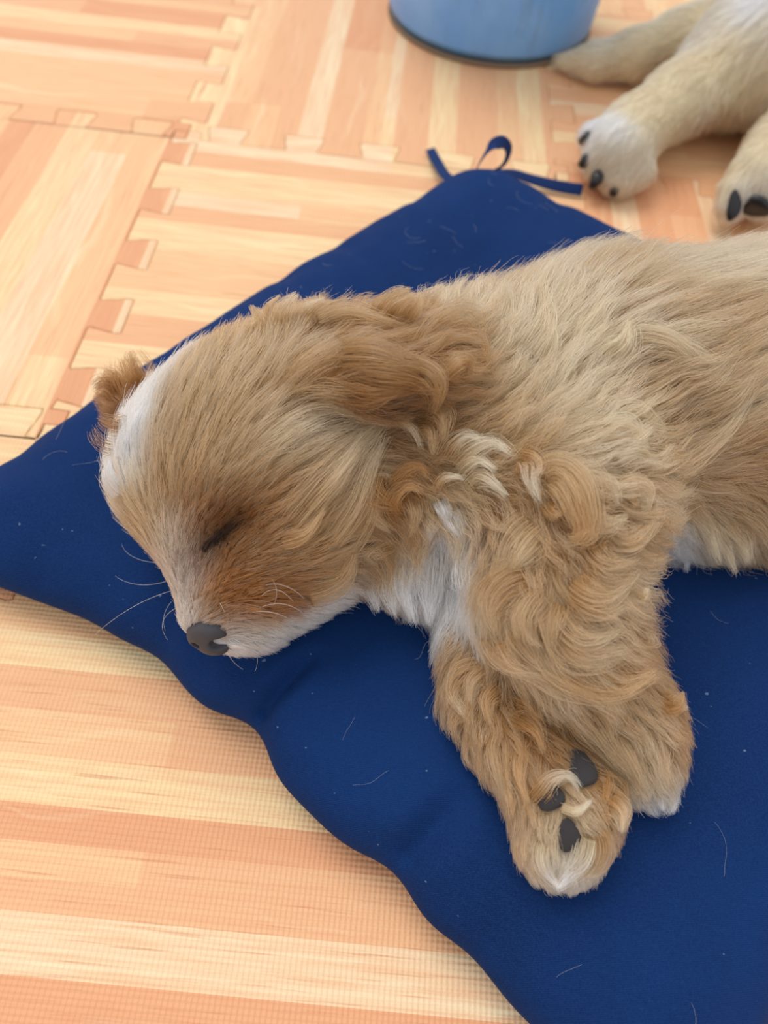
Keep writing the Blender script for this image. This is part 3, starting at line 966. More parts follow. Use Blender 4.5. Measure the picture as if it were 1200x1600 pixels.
    (1070, 490, 1, -.2, 28, 'T', .5, .25, 'b'), (1150, 500, 1, -.1, 28, 'T', .5, .25, 'b'), (800, 600, .6, -.8, 28, 'L', .8, .3, 'b'), (870, 570, .5, -.9, 28, 'L', .8, .32, 'b'),
    (930, 550, .6, -.8, 28, 'L', .7, .3, 'b'), (990, 540, .9, -.4, 30, 'L', .6, .35, 'b'), (1060, 560, 1, .3, 28, 'T', .5, .25, 'b'), (1130, 560, .9, -.4, 28, 'T', .5, .25, 'b'),
    (1190, 560, .8, -.6, 28, 'L', .5, .25, 'b'), (780, 660, .8, -.6, 28, 'T', 1, .32, 'b'), (850, 640, .6, -.8, 28, 'L', 1, .3, 'b'), (910, 630, .6, -.8, 28, 'L', .9, .3, 'b'),
    (980, 620, .7, -.7, 28, 'T', .7, .28, 'b'), (1050, 630, .8, -.7, 30, 'T', .5, .25, 'b'), (1120, 630, .7, -.7, 30, 'T', .5, .25, 'b'), (1180, 640, .6, -.8, 30, 'L', .5, .25, 'b'),
    (830, 710, .8, -.5, 26, 'T', 1.2, .32, 'b'), (900, 690, .9, -.4, 28, 'L', 1.4, .35, 'b'), (960, 680, .9, -.1, 26, 'L', 1.4, .35, 'b'), (1010, 690, .8, -.4, 26, 'T', 1, .3, 'b'),
    (1070, 700, .8, -.6, 28, 'T', .6, .25, 'b'), (1140, 710, .9, -.4, 28, 'M', .5, .25, 'b'), (1190, 710, .9, -.2, 28, 'M', .5, .25, 'b'),
    (940, 740, .9, .3, 24, 'L', 2, .35, 'b'), (1000, 750, .8, .1, 24, 'T', 1.4, .3, 'b'), (1060, 750, .8, -.3, 26, 'T', .8, .28, 'b'), (1120, 770, .8, .4, 28, 'T', .6, .28, 'b'),
    (1180, 780, .6, .7, 28, 'T', .6, .28, 'b'), (1090, 810, .6, .8, 28, 'L', .7, .28, 'b'), (1150, 830, .4, .9, 26, 'L', .6, .28, 'b'), (1195, 840, .4, .9, 24, 'T', .6, .28, 'b'),
    (1050, 830, .5, .9, 24, 'W', .9, .25, 'b'), (1050, 870, .4, .9, 20, 'W', .8, .2, 'b'), (1090, 860, .6, .8, 22, 'L', .8, .25, 'b'), (1035, 790, .6, .5, 22, 'L', 1, .3, 'b'),
    # upper foreleg
    (820, 770, .6, .7, 22, 'M', 2.2, .35, 'l'), (870, 760, .8, .3, 24, 'L', 2.6, .45, 'l'), (900, 800, .5, .8, 22, 'M', 3, .45, 'l'), (950, 800, .9, .4, 24, 'M', 1.8, .35, 'l'),
    (800, 830, -.2, 1, 22, 'T', 1.2, .3, 'l'), (850, 840, .0, 1, 24, 'M', 1.4, .3, 'l'), (905, 850, .5, .8, 24, 'M', 1.6, .3, 'l'), (960, 850, .9, .4, 26, 'T', 1, .3, 'l'),
    (1000, 830, .8, .1, 24, 'T', 1, .3, 'l'), (770, 880, -.4, .9, 22, 'T', .9, .3, 'l'), (820, 890, -.3, 1, 24, 'T', 1, .3, 'l'), (870, 900, .1, 1, 24, 'M', 1, .28, 'l'),
    (920, 900, .8, .6, 26, 'T', .9, .28, 'l'), (975, 900, .9, .1, 24, 'L', .8, .3, 'l'), (765, 940, -.1, 1, 22, 'L', .8, .3, 'l'), (810, 950, .0, 1, 24, 'T', .9, .28, 'l'),
    (860, 950, .1, 1, 26, 'L', .9, .28, 'l'), (910, 950, .6, .8, 26, 'L', .9, .28, 'l'), (960, 950, .9, .3, 24, 'T', .8, .3, 'l'), (775, 1000, .3, 1, 22, 'T', .8, .28, 'l'),
    (820, 1010, .4, 1, 24, 'L', .8, .28, 'l'), (870, 1010, .6, .9, 26, 'T', .8, .28, 'l'), (920, 1010, .8, .6, 26, 'T', .8, .28, 'l'), (970, 1010, .9, .3, 18, 'M', 1, .35, 'l'),
    (820, 1050, .7, .8, 22, 'T', .8, .25, 'l'), (870, 1060, .8, .6, 24, 'L', .8, .25, 'l'), (920, 1070, .8, .6, 24, 'T', .8, .25, 'l'), (980, 1060, .9, .4, 17, 'M', 1, .35, 'l'),
    (1020, 1090, .8, .6, 14, 'M', 1, .4, 'l'), (900, 1100, .7, .8, 15, 'M', .8, .25, 'l'), (950, 1120, .7, .8, 16, 'T', .7, .25, 'l'), (1000, 1130, .6, .8, 14, 'L', .7, .25, 'l'),
    (1040, 1130, .6, .8, 12, 'M', .8, .35, 'l'), (960, 1170, .6, .8, 16, 'T', .6, .25, 'l'), (1010, 1180, .5, .9, 15, 'L', .5, .22, 'l'), (1040, 1180, .2, 1, 11, 'M', .6, .3, 'l'),
    (990, 1215, .6, .8, 12, 'L', .4, .22, 'l'), (1030, 1220, .3, 1, 12, 'C', .4, .25, 'l'), (1040, 1245, .1, 1, 10, 'W', .3, .25, 'l'),
    # lower foreleg with the pads turned up
    (750, 1000, -.2, 1, 15, 'T', 1, .3, 'k'), (735, 1015, -.4, .9, 15, 'M', 1, .35, 'k'), (755, 1030, -.4, .9, 15, 'T', 1.2, .35, 'k'), (720, 1030, -.6, .8, 15, 'T', 1.2, .35, 'k'),
    (740, 1050, -.7, .5, 15.3, 'M', 1.4, .45, 'k'), (735, 1090, -.5, .9, 15.3, 'T', 1.4, .4, 'k'), (775, 1060, -.2, .9, 15.3, 'M', 1.4, .35, 'k'), (770, 1110, .0, 1, 15.3, 'M', 1.2, .3, 'k'),
    (810, 1090, .4, .9, 15.3, 'G', 1.6, .3, 'k'), (845, 1110, .7, .8, 13.6, 'G', 2, .35, 'k'), (760, 1150, -.2, 1, 13.6, 'T', .9, .3, 'k'), (800, 1150, .1, 1, 14.45, 'M', 1, .28, 'k'),
    (840, 1160, .5, .9, 13.6, 'G', 1.6, .35, 'k'), (870, 1150, .7, .7, 11.9, 'G', 1.6, .35, 'k'), (780, 1200, .0, 1, 12.75, 'T', .7, .28, 'k'), (820, 1210, .2, 1, 12.75, 'M', .8, .25, 'k'),
    (850, 1195, .6, .6, 10.2, 'M', 1, .3, 'k'), (800, 1250, .1, 1, 11.9, 'T', .6, .25, 'k'), (835, 1260, .1, 1, 10.2, 'M', .6, .25, 'k'), (880, 1235, .8, .2, 7.65, 'L', .8, .4, 'k'),
    (910, 1255, .3, .9, 7.65, 'M', .8, .4, 'k'), (940, 1215, .6, .8, 9.35, 'M', .8, .35, 'k'), (955, 1250, .6, .8, 10.2, 'G', .8, .35, 'k'), (940, 1290, .3, 1, 10.2, 'M', .7, .3, 'k'),
    (915, 1290, .4, .8, 6.8, 'L', .6, .4, 'k'), (870, 1275, .9, -.2, 6.8, 'L', .8, .45, 'k'), (820, 1300, .2, 1, 11.05, 'T', .5, .25, 'k'), (850, 1325, .2, 1, 10.2, 'L', .5, .25, 'k'),
    (845, 1290, .2, .9, 7.65, 'L', .5, .3, 'k'), (900, 1330, .0, 1, 8.5, 'C', .5, .35, 'k'), (930, 1330, -.1, 1, 9.35, 'L', .5, .3, 'k'), (870, 1355, .1, 1, 10.2, 'C', .4, .3, 'k'),
    (890, 1350, -.1, 1, 8.5, 'W', .4, .35, 'k'),
]
BODY_TREE = BVHTree.FromPolygons([Vector(v) for v in bv], [tuple(map(int, f)) for f in bf])
fur = Fur(BX, BODY_TREE, GUIDES)
puppy = empty('puppy')
tag(puppy, 'tan and white puppy sleeping on its side on the navy cushion, eyes closed', 'dog')
body_o = mesh_obj('body', bv, bf, M_SKIN, puppy)


def skin_colour(o, fur_, V, k=.55):
    _, _, _, c, _ = fur_.props(np.asarray(V, float), np.random.default_rng(1))
    at_ = o.data.attributes.new('col', 'FLOAT_COLOR', 'POINT')
    at_.data.foreach_set('color', np.c_[c*k, np.ones(len(c))].astype(np.float32).ravel())


skin_colour(body_o, fur, bv)
camv = np.array([0, 0, CAM_H])


def on_body(px, py, tree=None):
    h, n_, i_, d_ = (tree or BODY_TREE).ray_cast(Vector(camv), Vector(ray(px, py)).normalized())
    return (np.array(h), np.array(n_)) if h is not None else (None, None)


# (pixel, half width px, half height px) of the dark pads
PADS = [(906, 1203, 23, 29), (860, 1245, 20, 20), (888, 1303, 15, 24)]
NOSE_C = at(328, 990, .069)
BARE = [(NOSE_C, .0075)]
for px_, py_, a_, b_ in PADS:
    h_, n_ = on_body(px_, py_)
    if h_ is not None:
        BARE.append((h_, .0046 if b_ < 25 else .0065))


def keep_main(c):
    n = BX.normal(c)
    tocam = camv-c
    tocam /= np.linalg.norm(tocam, axis=1, keepdims=True)
    facing = (n*tocam).sum(1)
    k = np.where(facing > -.25, 1.0, .25)
    k = np.where(n[:, 2] < -.6, .03, k)
    k = np.where(c[:, 0] > .30, k*.3, k)
    # face and paws are shorter haired and finer
    w, d2 = fur.weights(c, fur.sig)
    L = w@fur.L
    for m_, r_ in BARE:
        k = np.where(((c-m_)**2).sum(1) < r_*r_, 0, k)
    return k*np.clip(.020/L, .8, 2.4)


P_, colr, reg = coat(fur, bv, bf, 2800, 13000, int(N_MAIN), 12, 11, zc, keep_main)

# ---- locks that stand out of the coat: (pixel path, width mm, colour at root, at tip, height over the skin mm, region)
LOCKS = [
    ([(693, 715), (709, 691), (731, 679), (764, 692)], 5, 'T', 'C', 9, 'b'), ([(717, 733), (741, 709), (771, 695), (797, 709)], 5, 'L', 'C', 9, 'b'),
    ([(717, 741), (733, 725), (752, 721), (776, 736)], 4, 'L', 'C', 9, 'b'), ([(733, 757), (752, 745), (773, 757), (793, 775)], 5, 'L', 'C', 8, 'b'),
    ([(677, 768), (691, 749), (709, 745), (725, 748)], 4, 'T', 'C', 8, 'b'), ([(685, 784), (694, 803), (701, 827)], 4, 'W', 'W', 6, 'b'), ([(705, 797), (717, 827), (724, 853)], 3, 'W', 'W', 6, 'b'),
    ([(683, 803), (672, 827), (667, 851)], 4, 'L', 'W', 6, 'b'), ([(752, 787), (752, 811), (773, 824), (795, 832)], 4, 'M', 'L', 6, 'b'), ([(811, 720), (829, 728), (829, 749), (843, 784)], 4.5, 'M', 'C', 10, 'b'),
    ([(845, 752), (861, 736), (886, 742), (905, 771), (915, 803), (921, 828), (909, 844), (893, 844)], 7, 'T', 'M', 12, 'l'), ([(860, 760), (880, 755), (896, 790), (903, 830), (890, 836)], 6, 'T', 'M', 11, 'l'),
    ([(852, 790), (867, 803), (886, 796)], 4, 'M', 'T', 10, 'l'), ([(924, 777), (947, 755), (962, 765), (967, 790)], 5, 'T', 'L', 10, 'l'), ([(969, 777), (991, 761), (1010, 771), (1008, 800)], 5, 'T', 'L', 10, 'l'),
    ([(953, 682), (975, 670), (997, 685), (1010, 708)], 7, 'L', 'L', 9, 'b'), ([(962, 723), (997, 708), (1023, 720)], 7, 'L', 'L', 9, 'b'), ([(969, 657), (997, 647), (1038, 670)], 7, 'L', 'L', 9, 'b'),
    ([(924, 803), (947, 822), (981, 806)], 6, 'T', 'L', 9, 'l'), ([(947, 822), (978, 844), (1016, 818), (1029, 780)], 7, 'T', 'L', 9, 'l'),
    ([(916, 854), (934, 878), (964, 884), (1000, 872)], 7, 'M', 'L', 9, 'l'), ([(916, 878), (940, 905), (970, 908), (1000, 890)], 7, 'M', 'L', 9, 'l'), ([(895, 911), (922, 929), (955, 932), (982, 917)], 7, 'M', 'L', 9, 'l'),
    ([(892, 926), (922, 947), (952, 956), (979, 944)], 6, 'M', 'L', 9, 'l'), ([(880, 950), (904, 983), (934, 992), (970, 980)], 6, 'T', 'L', 9, 'l'), ([(880, 968), (910, 1004), (946, 1013), (994, 1010)], 7, 'M', 'L', 9, 'l'),
    ([(868, 980), (892, 1016), (928, 1034), (979, 1022)], 7, 'T', 'L', 8, 'l'), ([(874, 1028), (918, 1060), (972, 1074), (1026, 1052)], 7, 'M', 'T', 8, 'l'),
    ([(838, 818), (808, 848), (787, 884), (772, 899)], 6, 'T', 'L', 8, 'l'), ([(856, 836), (820, 872), (799, 890)], 6, 'T', 'L', 8, 'l'), ([(820, 890), (772, 911), (745, 944), (751, 977)], 7, 'M', 'L', 8, 'l'),
    ([(835, 917), (799, 932), (775, 962), (778, 992)], 7, 'M', 'L', 8, 'l'), ([(838, 929), (808, 962), (808, 998)], 6, 'T', 'L', 8, 'l'), ([(856, 929), (832, 962), (832, 992), (846, 1010)], 6, 'T', 'L', 8, 'l'),
    ([(868, 941), (859, 980), (862, 1022)], 6, 'M', 'L', 8, 'l'), ([(770, 985), (795, 1020), (835, 1050), (880, 1090)], 6, 'T', 'L', 7, 'l'), ([(805, 985), (832, 1025), (872, 1062)], 7, 'M', 'L', 8, 'l'), ([(840, 1000), (860, 1045), (900, 1085)], 7, 'T', 'L', 8, 'l'), ([(844, 1028), (886, 1052), (934, 1085), (970, 1115)], 7, 'T', 'L', 7, 'l'),
    ([(1000, 985), (1012, 1000), (1010, 985)], 4, 'M', 'L', 5, 'l'), ([(985, 930), (1005, 935), (1012, 918)], 4, 'T', 'L', 5, 'l'), ([(1020, 1040), (1042, 1050), (1050, 1035)], 4, 'M', 'M', 5, 'l'),
    ([(1030, 1090), (1054, 1098), (1066, 1080)], 4, 'G', 'M', 5, 'l'), ([(1044, 1107), (1058, 1102), (1074, 1108)], 4, 'M', 'L', 5, 'l'), ([(1044, 1225), (1050, 1247), (1049, 1270)], 4, 'C', 'W', 4, 'l'),
    ([(1020, 1235), (1030, 1250), (1036, 1266)], 4, 'L', 'W', 4, 'l'), ([(960, 1150), (990, 1190), (1010, 1235)], 5, 'T', 'L', 6, 'l'), ([(920, 1110), (950, 1155), (985, 1215)], 5, 'T', 'L', 6, 'l'),
    ([(760, 1041), (722, 1052), (708, 1086), (732, 1121)], 6, 'M', 'L', 6, 'k'), ([(764, 1048), (740, 1069), (736, 1100)], 6, 'M', 'L', 7, 'k'), ([(780, 1070), (760, 1095), (765, 1130)], 5, 'M', 'T', 7, 'k'),
    ([(800, 1080), (830, 1100), (842, 1130)], 5, 'G', 'M', 8, 'k'), ([(800, 1120), (835, 1140), (850, 1175)], 5, 'G', 'M', 8, 'k'), ([(775, 1160), (782, 1210), (795, 1260)], 5, 'T', 'L', 6, 'k'),
    ([(815, 1170), (812, 1215), (825, 1255)], 5, 'M', 'T', 7, 'k'), ([(835, 1255), (851, 1236), (866, 1218), (890, 1213), (905, 1232)], 4, 'M', 'C', 8, 'k'), ([(878, 1262), (902, 1268), (924, 1250)], 3, 'L', 'C', 6, 'k'),
    ([(914, 1305), (908, 1338), (888, 1368), (869, 1391)], 4, 'L', 'W', 6, 'k'), ([(855, 1317), (851, 1345), (862, 1370), (876, 1387)], 5, 'L', 'W', 6, 'k'), ([(925, 1300), (932, 1328), (925, 1356), (904, 1366)], 5, 'M', 'L', 5, 'k'),
    ([(950, 1255), (968, 1272), (972, 1300)], 5, 'M', 'L', 5, 'k'), ([(935, 1195), (950, 1220), (945, 1255)], 4, 'G', 'M', 6, 'k'), ([(930, 1180), (965, 1235), (975, 1265)], 4, 'G', 'M', 6, 'k'),
    ([(590, 497), (598, 475), (622, 455), (642, 452)], 5, 'M', 'T', 6, 'b'), ([(610, 505), (625, 480), (648, 458)], 5, 'M', 'T', 6, 'b'), ([(630, 505), (648, 480), (657, 458)], 5, 'M', 'T', 6, 'b'),
    ([(670, 490), (674, 466), (694, 446)], 5, 'M', 'L', 6, 'b'), ([(700, 470), (712, 446), (736, 436)], 5, 'T', 'L', 6, 'b'), ([(740, 450), (756, 424), (782, 412)], 6, 'T', 'L', 6, 'b'),
    ([(780, 440), (800, 408), (826, 394)], 6, 'T', 'L', 6, 'b'), ([(823, 550), (843, 523), (855, 490), (850, 450)], 6, 'L', 'L', 9, 'b'), ([(837, 563), (857, 530), (862, 500)], 6, 'L', 'L', 9, 'b'),
    ([(790, 520), (800, 480), (790, 440)], 6, 'L', 'L', 8, 'b'), ([(870, 410), (877, 383), (897, 368)], 5, 'L', 'L', 5, 'b'), ([(893, 400), (903, 374), (915, 360)], 5, 'L', 'L', 5, 'b'), ([(913, 395), (925, 376), (940, 366)], 5, 'L', 'L', 5, 'b'),
    ([(677, 550), (700, 523), (727, 507), (740, 523), (738, 552)], 6, 'M', 'G', 8, 'e'), ([(687, 563), (710, 537), (745, 530), (757, 557), (750, 578)], 6, 'M', 'G', 8, 'e'), ([(690, 590), (715, 565), (735, 565), (735, 590)], 5, 'M', 'M', 9, 'e'),
    ([(560, 583), (600, 590), (643, 597), (672, 612)], 6, 'G', 'G', 8, 'e'), ([(540, 600), (580, 612), (630, 612), (668, 604)], 6, 'G', 'B', 7, 'e'), ([(530, 560), (580, 560), (630, 570), (670, 580)], 7, 'M', 'G', 8, 'e'),
    ([(520, 530), (570, 522), (620, 530), (668, 540)], 7, 'M', 'M', 8, 'e'), ([(500, 515), (540, 500), (590, 505), (640, 520)], 6, 'T', 'M', 8, 'e'), ([(643, 577), (673, 590), (682, 617), (673, 645)], 6, 'M', 'T', 9, 'e'),
    ([(555, 625), (600, 640), (655, 622)], 4, 'B', 'D', 5, 'e'), ([(545, 640), (590, 652), (640, 640)], 4, 'D', 'B', 3, 'e'), ([(535, 615), (585, 622), (640, 600)], 5, 'B', 'G', 8, 'e'), ([(560, 660), (600, 650), (640, 665), (660, 700)], 4, 'M', 'L', 8, 'e'), ([(660, 640), (690, 650), (692, 690)], 6, 'M', 'T', 8, 'b'), ([(650, 660), (676, 670), (678, 710)], 6, 'M', 'T', 8, 'b'),  # the dark locks colour in the shadow gap beneath the ear
    ([(985, 523), (1019, 520), (1070, 537), (1124, 571)], 7, 'L', 'L', 9, 'b'), ([(1000, 535), (1045, 542), (1090, 570)], 6, 'T', 'L', 8, 'b'), ([(940, 560), (975, 535), (985, 500)], 6, 'L', 'L', 8, 'b'),
    ([(392, 522), (405, 503), (391, 478)], 4, 'T', 'T', 6, 'f'), ([(426, 510), (420, 482), (438, 462)], 4, 'T', 'T', 6, 'f'), ([(444, 510), (448, 482), (464, 459)], 5, 'T', 'L', 6, 'f'), ([(465, 505), (478, 480), (505, 466)], 5, 'T', 'L', 6, 'f'),
    ([(490, 505), (512, 482), (545, 478)], 5, 'T', 'M', 6, 'f'),
    ([(186, 630), (166, 606), (148, 611)], 4, 'B', 'B', 5, 'x'), ([(196, 612), (178, 585), (162, 577)], 4, 'B', 'G', 5, 'x'), ([(214, 600), (203, 576), (188, 564)], 4, 'B', 'G', 5, 'x'), ([(236, 588), (228, 563), (216, 551)], 4, 'G', 'G', 5, 'x'),
    ([(262, 570), (258, 548), (248, 536)], 3, 'G', 'M', 5, 'x'), ([(192, 660), (172, 646), (156, 634)], 4, 'B', 'B', 5, 'x'), ([(190, 675), (172, 680), (160, 672)], 4, 'B', 'B', 4, 'x'),
    ([(205, 640), (176, 618), (156, 590)], 5, 'B', 'B', 6, 'x'), ([(210, 625), (190, 596), (182, 560)], 5, 'B', 'G', 6, 'x'), ([(228, 605), (215, 575), (205, 548)], 5, 'G', 'G', 6, 'x'),
    ([(200, 665), (175, 668), (152, 655)], 5, 'B', 'B', 5, 'x'), ([(185, 690), (166, 700), (160, 690)], 4, 'B', 'B', 4, 'x'), ([(250, 590), (244, 560), (232, 540)], 4, 'G', 'M', 5, 'x'),
    ([(182, 771), (158, 750), (157, 713), (165, 694)], 5, 'W', 'W', 5, 'f'), ([(194, 768), (174, 744), (170, 715)], 5, 'W', 'W', 5, 'f'), ([(200, 720), (205, 680), (230, 640)], 5, 'W', 'W', 6, 'f'), ([(215, 700), (225, 650), (250, 600)], 4, 'W', 'W', 6, 'f'),
    ([(455, 830), (509, 765), (563, 700), (601, 657)], 6, 'T', 'L', 6, 'f'), ([(509, 852), (552, 787), (580, 722), (602, 680)], 6, 'T', 'L', 7, 'f'), ([(477, 925), (531, 903), (555, 858)], 6, 'M', 'T', 6, 'f'),
    ([(480, 800), (530, 745), (570, 680)], 6, 'T', 'L', 7, 'f'), ([(440, 850), (480, 835), (510, 790)], 5, 'M', 'T', 6, 'f'), ([(540, 860), (572, 800), (590, 740)], 6, 'T', 'M', 7, 'f'),
    ([(574, 743), (588, 776), (634, 797)], 5, 'G', 'G', 8, 'b'), ([(607, 765), (630, 735), (655, 728), (668, 745)], 5, 'G', 'G', 9, 'b'), ([(634, 819), (617, 787), (640, 760), (660, 770)], 5, 'G', 'M', 9, 'b'),
    ([(580, 770), (585, 808), (612, 830)], 5, 'M', 'L', 7, 'b'), ([(640, 770), (650, 805), (640, 840)], 5, 'G', 'L', 8, 'b'), ([(617, 840), (590, 850), (570, 870), (590, 885)], 5, 'M', 'L', 7, 'b'),
    ([(607, 862), (585, 915), (590, 955)], 6, 'L', 'W', 6, 'b'), ([(650, 863), (634, 920), (648, 975)], 7, 'W', 'W', 6, 'b'), ([(682, 862), (677, 927), (672, 978)], 7, 'W', 'W', 6, 'b'), ([(726, 852), (720, 917), (704, 975)], 7, 'W', 'W', 6, 'b'),
    ([(740, 870), (742, 925), (734, 980)], 6, 'W', 'W', 6, 'b'), ([(625, 870), (608, 920), (618, 962)], 6, 'L', 'W', 6, 'b'),
    ([(1054, 850), (1073, 866), (1073, 893)], 5, 'W', 'W', 5, 'b'), ([(1035, 880), (1045, 895), (1050, 906)], 4, 'W', 'W', 4, 'b'), ([(1092, 822), (1124, 847), (1149, 896)], 7, 'L', 'L', 6, 'b'), ([(1118, 809), (1156, 841), (1171, 882)], 7, 'L', 'L', 6, 'b'),
    ([(1073, 796), (1105, 828), (1124, 880)], 7, 'L', 'L', 6, 'b'), ([(1150, 800), (1185, 830), (1198, 870)], 7, 'T', 'L', 6, 'b'), ([(1016, 727), (1073, 708), (1137, 663), (1168, 619)], 6, 'T', 'L', 7, 'b'),
    ([(1048, 736), (1099, 704), (1143, 676)], 6, 'T', 'L', 7, 'b'), ([(1060, 600), (1110, 590), (1160, 540)], 6, 'T', 'L', 6, 'b'), ([(1100, 640), (1150, 610), (1190, 560)], 6, 'T', 'L', 6, 'b'),
    ([(318, 862), (330, 845), (345, 828)], 2.6, 'D', 'D', 1.8, 'f'), ([(335, 846), (352, 828), (374, 812)], 2.6, 'D', 'D', 1.8, 'f'), ([(352, 830), (375, 810), (400, 798)], 2.6, 'D', 'B', 1.8, 'f'), ([(345, 842), (358, 845), (366, 856)], 2, 'D', 'B', 1.5, 'f'),
    ([(338, 850), (350, 855), (356, 866)], 2, 'D', 'B', 1.2, 'f'),
]


def lock_hairs(locks, K, seed, per=110):
    rg = np.random.default_rng(seed)
    Ps, Cs, Rs = [], [], []
    for pts, wd, c0, c1, el, rgn in locks:
        m = len(pts)
        q = []
        dist = None
        hits = [on_body(*p) for p in pts]
        ds = [np.linalg.norm(h-camv) if h is not None else None for h, _ in hits]
        first = next((d for d in ds if d is not None), None)
        if first is None:
            continue
        cur = first
        for i, p in enumerate(pts):
            if ds[i] is not None:
                cur = ds[i] if i == 0 or abs(ds[i]-cur) < .03 else cur
            w_ = ray(*p); w_ = w_/np.linalg.norm(w_)
            f = i/(m-1)
            e = el*.001*(.15+.85*min(1, f*2.2)*(1-.35*f))
            pt = camv+w_*(cur-e)
            pt[2] = max(pt[2], zc(pt[None, :2])[0]+.003)
            q.append(pt)
        q = np.array(q)
        tt = np.linspace(0, m-1, K)
        i = np.clip(tt.astype(int), 0, m-2); f = (tt-i)[:, None]
        p0, p1, p2, p3 = q[np.maximum(i-1, 0)], q[i], q[i+1], q[np.minimum(i+2, m-1)]
        c = .5*(2*p1+(p2-p0)*f+(2*p0-5*p1+4*p2-p3)*f*f+(3*p1-p0-3*p2+p3)*f**3)
        tan = np.gradient(c, axis=0); tan /= np.linalg.norm(tan, axis=1, keepdims=True)
        view = camv-c; view /= np.linalg.norm(view, axis=1, keepdims=True)
        bi = np.cross(tan, view); bi /= np.linalg.norm(bi, axis=1, keepdims=True)+1e-9
        no = np.cross(bi, tan)
        s = np.linspace(0, 1, K)
        n = int(per*max(.7, wd/5.0))
        o1 = rg.normal(0, .5, n); o2 = np.abs(rg.normal(0, .32, n))-.25
        # wisps inside the lock
        gw = rg.integers(0, max(3, int(wd)), n)
        gc = rg.normal(0, .5, (12, 2))
        o1 = .45*o1+.75*gc[gw, 0]; o2 = .7*o2+.25*gc[gw, 1]
        tap = (.9+.5*np.sin(s*math.pi))*(1-(.82 if rgn != 'x' else .15)*s**1.4)
        lf = rg.uniform(.72, 1.05, n)
        qq = np.clip(s[None]*lf[:, None], 0, 1)*(K-1)
        i0 = np.minimum(qq.astype(int), K-2); ff = (qq-i0)[..., None]
        base = c[i0]*(1-ff)+c[i0+1]*ff
        P1 = base+(bi[None]*(o1[:, None]*tap[None])[..., None]+no[None]*(o2[:, None]*tap[None])[..., None])*wd*.001
        L = np.linalg.norm(np.diff(c, axis=0), axis=1).sum()
        P1 += rg.normal(0, 1, (n, 1, 3))*(s**1.6)[None, :, None]*L*.03
        ph = rg.uniform(0, 6.28, (n, 1))
        P1 += rg.normal(0, 1, (n, 1, 3))*((np.sin(s[None]*rg.uniform(4, 10, (n, 1))+ph)-np.sin(ph))*L*.010)[..., None]
        P1[:, 0] -= no[0]*.003
        P1[..., 2] = np.maximum(P1[..., 2], zc(P1[..., :2].reshape(-1, 2)).reshape(P1.shape[:2])+.0006)
        tint = np.where(rg.random((n, 1, 1)) < .2, 1.3, .94)*rg.normal(1, .13, (n, 1, 1))*rg.normal(1, .05)
        mixc = np.clip((s*1.35-.3), 0, 1)[None, :, None]
        col = np.clip((HC[c0]*(1-mixc)+HC[c1]*mixc)*tint, .01, .93)
        Ps.append(P1); Cs.append(col); Rs.append(np.full(n, fur.regs.index(rgn)))
    return np.concatenate(Ps), np.concatenate(Cs), np.concatenate(Rs)


colr = np.repeat(colr[:, None, :], P_.shape[1], 1)
LP, LC, LR = lock_hairs(LOCKS, P_.shape[1], 3)
P_ = np.concatenate([P_, LP]); colr = np.concatenate([colr, LC]); reg = np.concatenate([reg, LR])
names = {'f': 'face_fur', 'e': 'ear_fur', 'x': 'ear_fur', 'b': 'torso_fur', 'l': 'foreleg_fur', 'k': 'foreleg_fur'}
for ri, rname in enumerate(fur.regs):
    m = reg == ri
    hair_obj(names[rname], P_[m], colr[m], M_FUR, body_o)

# ------------------------------------------------------------------ nose, lids, whiskers, pads
t = NT('nose_leather')
vor = t.n('TexVoronoi', {'Scale': 1500.0}).outputs['Distance']
nzs = t.n('TexNoise', {'Scale': 180.0, 'Detail': 2.0}).outputs[0]
bmp = t.n('Bump', {'Strength': .5, 'Distance': .0002, 'Height': vor}).outputs[0]
M_NOSE = t.done(t.n('BsdfPrincipled', {'Base Color': t.mix(nzs, hexc(44, 43, 48), hexc(78, 76, 82)), 'Roughness': .36, 'Normal': bmp}).outputs[0])
t = NT('nostril_dark')
M_DARK = t.done(t.n('BsdfPrincipled', {'Base Color': hexc(34, 24, 22), 'Roughness': .5}).outputs[0])
t = NT('pad_leather')
vor = t.n('TexVoronoi', {'Scale': 900.0}).outputs['Distance']
bmp = t.n('Bump', {'Strength': .6, 'Distance': .0002, 'Height': vor}).outputs[0]
M_PAD = t.done(t.n('BsdfPrincipled', {'Base Color': hexc(56, 52, 54), 'Roughness': .6, 'Normal': bmp}).outputs[0])
t = NT('claw')
M_CLAW = t.done(t.n('BsdfPrincipled', {'Base Color': hexc(30, 27, 28), 'Roughness': .3}).outputs[0])

NB = Body(NOSE_C-.014, NOSE_C+.014, .0005)
NB.chain([(314, 984, .070, .0046)], .004)
NB.chain([(328, 980, .0725, .0048)], .004)
NB.chain([(341, 984, .071, .0046)], .004)
NB.chain([(313, 996, .067, .0040), (343, 1005, .066, .0042)], .004)
NB.chain([(330, 1006, .066, .0036)], .003)
for q_ in ([(339, 1007, .0705, .0023), (350, 1003, .0705, .0019)], [(355, 990, .069, .0011), (352, 974, .070, .0009)], [(308, 1004, .068, .0018)]):
    d_ = np.full(NB.F.shape, 1.0, np.float32)
    a_ = [(at(*p[:3]), p[3]) for p in (q_ if len(q_) > 1 else q_*2)]
    d_ = NB.cone_d(a_[0][0], a_[0][1], a_[1][0], a_[1][1])
    NB.F = -smin(-NB.F, d_, .0015)
nv_, nf_ = NB.surface()
nose = mesh_obj('nose', nv_, nf_, M_NOSE, puppy)
tag(nose, 'dark grey nose')


